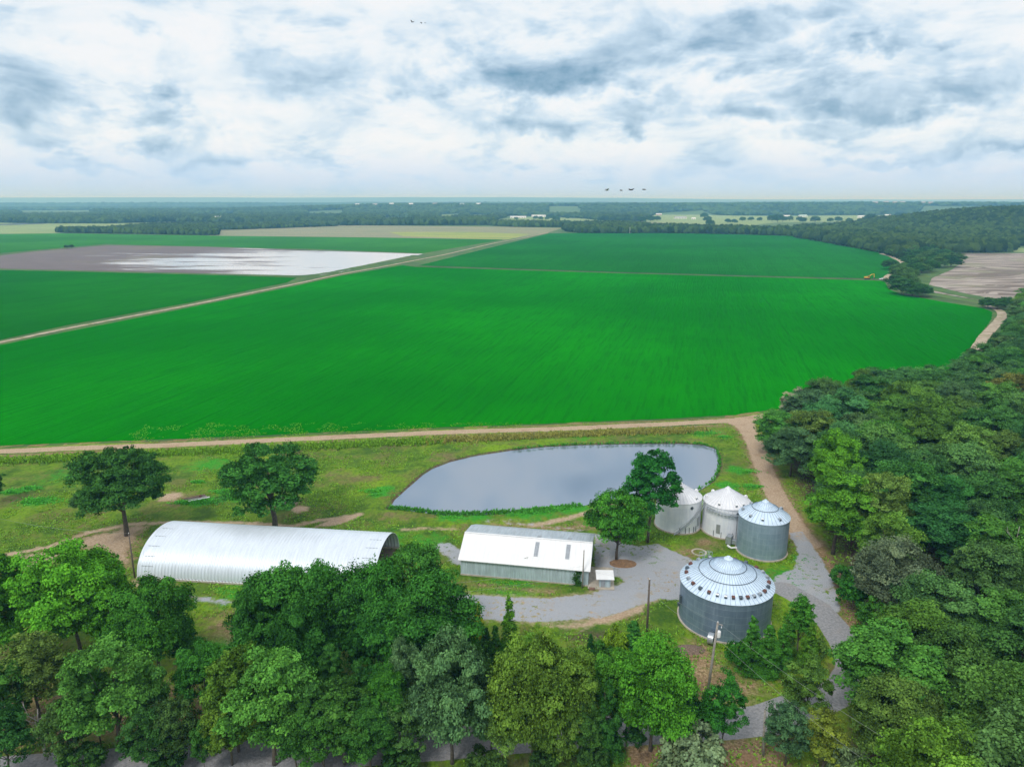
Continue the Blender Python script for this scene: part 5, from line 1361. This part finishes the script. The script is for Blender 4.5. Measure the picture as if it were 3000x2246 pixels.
for (px, py, h_, lb) in ((2522, 728, 9, 'thin white post at the far field edge before the right-hand wood'), (1845, 684, 13, 'thin white post before the dark strip of trees behind the far crop field')):
    x_, y_ = sp(px, py); b = MB(); b.tube([(0, 0, 0), (0, 0, h_)], [.35, .25], 8); tag(b.build('marker_post', WHITE, None, loc=(x_, y_, 0)), lb, 'post')

# ------------------------------------------------------------------ far houses and barns
FW = simple('far_white_wall', (.75, .74, .72), .8); FRF = simple('far_pale_roof', (.78, .78, .78), .6); FDR = simple('far_grey_roof', (.35, .36, .38), .7); FPK = simple('far_brick_wall', (.50, .33, .28), .8)
def house(px, y, Lx, Ly, h_, rh, wall, roof, label, z=None, rz=None, name='farm_building', cat='building', zadd=0):
    x = across(px, y); zt = (float(terrain(x, y)) if z is None else z)+zadd
    r_ = empty(name, (x, y, zt-.3), random.uniform(-.4, .4) if rz is None else rz, label, cat)
    b = MB(); b.box((0, 0, h_/2), (Lx, Ly, h_)); b.build('wall', wall, r_)
    b = MB(); e = .6
    b.add([(-Lx/2-e, -Ly/2-e, h_), (Lx/2+e, -Ly/2-e, h_), (Lx/2+e, Ly/2+e, h_), (-Lx/2-e, Ly/2+e, h_), (-Lx/2-e*.2, 0, h_+rh), (Lx/2+e*.2, 0, h_+rh)], [(0, 1, 5, 4), (2, 3, 4, 5), (0, 4, 3), (1, 2, 5), (0, 3, 2, 1)]); b.build('roof', roof, r_)
    for k in range(max(2, int(Lx/9))):
        b = MB(); b.box((-Lx/2+(k+.5)*Lx/max(2, int(Lx/9)), -Ly/2-.05, h_*.5), (2.2, .2, h_*.45)); b.build('window', GLASS, r_)
    return r_
Yp = lambda py: sp(1500, py)[1]
house(1518, Yp(639), 62, 14, 5, 3, FW, FRF, 'very long low white building in the centre distance', rz=.05)
house(1578, Yp(636), 58, 16, 6, 3, FW, FRF, 'long white-roofed barn right of the very long low white building', rz=-.05)
house(1900, Yp(628), 34, 22, 9, 4, FW, FRF, 'small cluster-like white house on the hillside at right of centre distance')
house(1930, Yp(631), 26, 14, 6, 3, FPK, FRF, 'reddish house just right of the white hillside house')
house(1993, Yp(641), 44, 20, 5, 4, FW, FDR, 'grey-roofed white ranch house on the pale meadow behind a row of trees', rz=.1)
house(2032, Yp(643), 14, 10, 4, 3, FW, FRF, 'little white shed right of the grey-roofed ranch house')
house(2303, Yp(636), 28, 12, 5, 3, FW, FRF, 'white barn left of the greenish barn on the right-hand meadow')
house(2352, Yp(636), 34, 14, 6, 4, FW, simple('far_green_roof', (.45, .60, .58), .6), 'barn with pale greenish roof on the right-hand meadow')
house(2530, Yp(639), 46, 14, 7, 3, FW, FRF, 'wide white barn behind the group of meadow trees at the right')
house(2600, Yp(635), 22, 14, 6, 4, FW, FRF, 'small white house among trees in front of the plateau')
house(2675, Yp(637), 26, 14, 6, 5, FPK, FRF, 'pale house with gabled roof nearest the rounded hill')
house(648, Yp(649), 60, 16, 6, 3, FW, FRF, 'white barn at the edge of the valley forest on the left', rz=0, zadd=8)
house(425, Yp(651), 16, 10, 4, 2, FW, FRF, 'tiny white shed at the edge of the long light meadow on the left', zadd=2)
for i, px in enumerate((1048, 1100, 1148, 1205, 1275, 1354, 1402)):
    bk = i in (3, 4); lb = '%s house among trees on the far centre plateau ridge' % ('brick' if bk else 'white')
    o = house(px, 4150+random.uniform(-60, 60), 24, 14, 8, 5, (FW, FPK)[bk], (FRF, FDR)[(i+bk) % 2], lb, name='hilltop_house', cat='house', zadd=9); o['group'] = lb+'s'
for i, px in enumerate((2560, 2592, 2618, 2640, 2700, 2722)):
    lb = 'brick house on the far plateau ridge left of the rounded hill'
    o = house(px, 4150+random.uniform(-60, 60), 26, 14, 8, 6, FPK, FDR, lb, name='hilltop_house', cat='house', zadd=9); o['group'] = 'brick houses left of the rounded hill'

# ------------------------------------------------------------------ birds
def bird(px, py, dist, span, label, m_, flap, yaw):
    dx = (px-1500)/FPX; dy = (1123-py)/FPX
    v = Vector((dx, cP+dy*sP, -sP+dy*cP)).normalized()*dist
    r_ = empty('bird', (v.x, v.y, v.z+CAM_H), yaw, label, 'bird', 'birds'); s_ = span/2
    b = MB(); b.tube([(-.28*s_, 0, 0), (-.12*s_, 0, .02), (.18*s_, 0, .02), (.42*s_, 0, .03), (.52*s_, 0, .02), (.60*s_, 0, .0)], [.03*s_, .09*s_, .12*s_, .075*s_, .055*s_, .01*s_], 8)
    b.add([(-.22*s_, -.05*s_, 0), (-.22*s_, .05*s_, 0), (-.62*s_, .13*s_, 0), (-.62*s_, -.13*s_, 0), (-.22*s_, 0, .03*s_)], [(0, 1, 2, 3), (0, 4, 1), (1, 4, 2), (2, 4, 3), (3, 4, 0)])
    b.build('body', m_, r_, True)
    for sg in (-1, 1):
        w_ = MB(); t = .02*s_
        pl = [(.22, .05, 0), (.30, .5, flap*.55), (.10, 1.0, flap), (-.08, .95, flap*.95), (-.12, .5, flap*.5), (-.12, .05, 0)]
        top = [(a*s_, sg*c*s_, z*s_+t) for a, c, z in pl]; bot = [(a*s_, sg*c*s_, z*s_-t*.3) for a, c, z in pl]
        w_.add(top+bot, [(0, 1, 4, 5), (1, 2, 3, 4), (11, 10, 7, 6), (10, 9, 8, 7)]+[(i, (i+1) % 6, 6+(i+1) % 6, 6+i) for i in range(6)]); w_.build('wing', m_, r_)
bird(1209, 66, 75, .55, 'leftmost of three small dark birds high in the white sky', BIRD, .55, 2.6)
bird(1234, 67, 90, .50, 'middle of the three small dark birds high in the white sky', BIRD, -.2, 2.9)
bird(1246, 68, 110, .45, 'rightmost of the three small dark birds high in the white sky', BIRD, .1, 2.9)
bird(1779, 558, 70, .95, 'pale grey bird, leftmost of the four flying just above the horizon', GREYBIRD, .35, 3.3)
bird(1821, 558, 80, .75, 'small black bird, second from left of the four above the horizon', BIRD, -.12, 3.2)
bird(1850, 557, 60, .85, 'black bird, third from left of the four above the horizon', BIRD, .25, 3.5)
bird(1888, 556, 62, .75, 'black bird, rightmost of the four above the horizon', BIRD, .1, 3.3)

# ------------------------------------------------------------------ weeds, tall grass and ditch growth that nobody could count
def tufts(name, X_, Y_, size, hgt, tint_rgb, label, seed, blades=5):
    g_ = np.random.default_rng(seed); n = len(X_)
    a = g_.uniform(0, 6.283, (n, blades)); r0 = g_.uniform(0, .5, (n, blades))*size[:, None]
    bx_ = X_[:, None]+np.cos(a)*r0; by_ = Y_[:, None]+np.sin(a)*r0
    hh = hgt[:, None]*g_.uniform(.5, 1.2, (n, blades)); sp2 = g_.uniform(.2, .8, (n, blades))*size[:, None]
    a2 = a+g_.normal(0, .5, (n, blades)); w2 = size[:, None]*.22
    px_, py_ = -np.sin(a2)*w2, np.cos(a2)*w2
    tx, ty = bx_+np.cos(a2)*sp2, by_+np.sin(a2)*sp2
    q = np.stack([np.stack([bx_-px_, by_-py_, 0*hh], -1), np.stack([bx_+px_, by_+py_, 0*hh], -1), np.stack([(bx_+tx)/2+px_, (by_+ty)/2+py_, hh*.8], -1), np.stack([tx, ty, hh], -1)], 2)
    tn = np.repeat(np.clip(g_.normal(.5, .25, n*blades), 0, 1), 4)
    o = mesh_np(name, q.reshape(-1, 3), np.arange(n*blades*4).reshape(-1, 4), LEAF, None, {'tint': tn}); o.color = (*tint_rgb, 1)
    return tag(o, label, kind='stuff')
def along(pts, n, wd, g_):
    p = np.array(pts); L = np.hypot(*np.diff(p, axis=0).T); i = g_.choice(len(L), n, p=L/L.sum()); t = g_.random(n)
    q = p[i]+(p[i+1]-p[i])*t[:, None]; return q[:, 0]+g_.normal(0, wd, n)*.4, q[:, 1]+g_.normal(0, wd, n)
g_ = np.random.default_rng(3)
X_, Y_ = along(S((-60,1354),(300,1338),(700,1318),(1100,1300),(1300,1291)), 5200, 1.3, g_)
tufts('ditch_growth', X_, Y_, g_.uniform(.35, .8, len(X_)), g_.uniform(.3, .9, len(X_)), (.075, .15, .015), 'tall green weeds in the ditch along the dirt road', 1)
X_, Y_ = along(S((1250,1293),(1500,1281),(1800,1268),(2070,1260)), 3800, 1.2, g_)
tufts('ditch_growth', X_, Y_, g_.uniform(.35, .75, len(X_)), g_.uniform(.3, .9, len(X_)), (.12, .125, .035), 'brownish weeds in the ditch behind the pond', 2)
# rushes round the pond
k = POND_PTS+[POND_PTS[0]]
X_, Y_ = along(k[8:24], 500, .35, g_); X2, Y2 = along(k[24:], 1100, .5, g_); kk = fbm(X2, Y2, 7, 2, 3) > .5; X2, Y2 = X2[kk], Y2[kk]
X_, Y_ = np.r_[X_, X2], np.r_[Y_, Y2]
tufts('pond_rushes', X_, Y_, g_.uniform(.25, .5, len(X_)), g_.uniform(.25, .75, len(X_)), (.03, .12, .015), 'rushes along the edge of the pond', 3)
LUSHC = [(1120,1438,3.0),(1108,1452,2.0),(35,1440,2.4),(85,1430,1.8),(110,1468,3.6),(590,1470,3.2),(545,1472,2.2),(660,1440,2.2),(690,1458,2.4),(583,1412,1.3),(2160,1380,3.0),(2130,1425,2.6),(2200,1425,1.8),(2050,1268,3.5),(2120,1280,1.4),
         (1560,1500,3.5),(1600,1495,3.5),(1650,1488,3.0),(1510,1512,3.0),(1300,1520,1.8),(1325,1518,1.8),(1365,1524,1.8)]
for i, (px, py, rr) in enumerate(LUSHC):
    x, y = sp(px, py); n = int(60*rr*rr/2.5)+70
    ox, oy = g_.normal(0, rr*.36, n), g_.normal(0, rr*.24, n); ox += .5*rr*(g_.random(n) < .3)*g_.choice([-1, 1]); q = np.minimum(np.hypot(ox, oy), rr*1.2)
    sw = px > 1450 and 1480 < py < 1520
    where = {True: 'on the bank between the pond and the metal shed'}.get(sw)
    if where is None:
        where = ('at the left end of the pond' if 1100 < px < 1130 else 'on the lawn left of the umbrella-crowned tree' if px < 120 else 'on the lawn round the pile of timber' if px < 700 else
                 'on the near pond bank towards its left end' if px < 1400 else 'on the grass between the pond and the dirt track')
    o = tufts('weed_clump', (x+ox*1.5), (y+oy), g_.uniform(.25, .5, n), g_.uniform(.25, .6, n)*(1-.5*q/rr), (.045, .185, .025), None, 40+i, 6)
    del o['kind']; tag(o, 'clump of vivid green tall grass '+where, 'weeds', 'vivid green weed clumps '+where)
# rough grass tufts over the open ground
n = 120000; X_ = g_.uniform(-110, 95, n); Y_ = g_.uniform(64, 205, n)
a1, a2, psd = paint(X_, Y_)
dens = fbm(X_, Y_, 5, 3, 6)
k = (a1[:, 0] < .45) & (a1[:, 1] < .4) & (a2[:, 2] < .3) & (psd < -.6) & (dens > .47)
ff = seg_dist(X_, Y_, FRONT_ROAD); k &= (ff > 3) & (Y_ < 205)
X_, Y_ = X_[k], Y_[k]
tufts('rough_grass', X_, Y_, g_.uniform(.2, .5, len(X_)), g_.uniform(.08, .32, len(X_)), (.075, .15, .018), 'rough grass scattered over the lawn and banks', 9, 3)

# ------------------------------------------------------------------ haze
hm = bpy.data.materials.new('haze'); hm.use_nodes = True
t = NT(hm.node_tree); t.n.clear()
vol = t.new('ShaderNodeVolumePrincipled'); vol.inputs['Color'].default_value = (.25, .60, 1.0, 1); vol.inputs['Absorption Color'].default_value = (1, 1, 1, 1); vol.inputs['Density'].default_value = 1.5e-4; vol.inputs['Anisotropy'].default_value = 0.0
t.l.new(vol.outputs[0], t.new('ShaderNodeOutputMaterial').inputs['Volume'])
b = MB(); b.box((0, 13500, 70), (74000, 28000, 150))
tag(b.build('haze', hm), 'pale blue haze over the distance', kind='stuff')
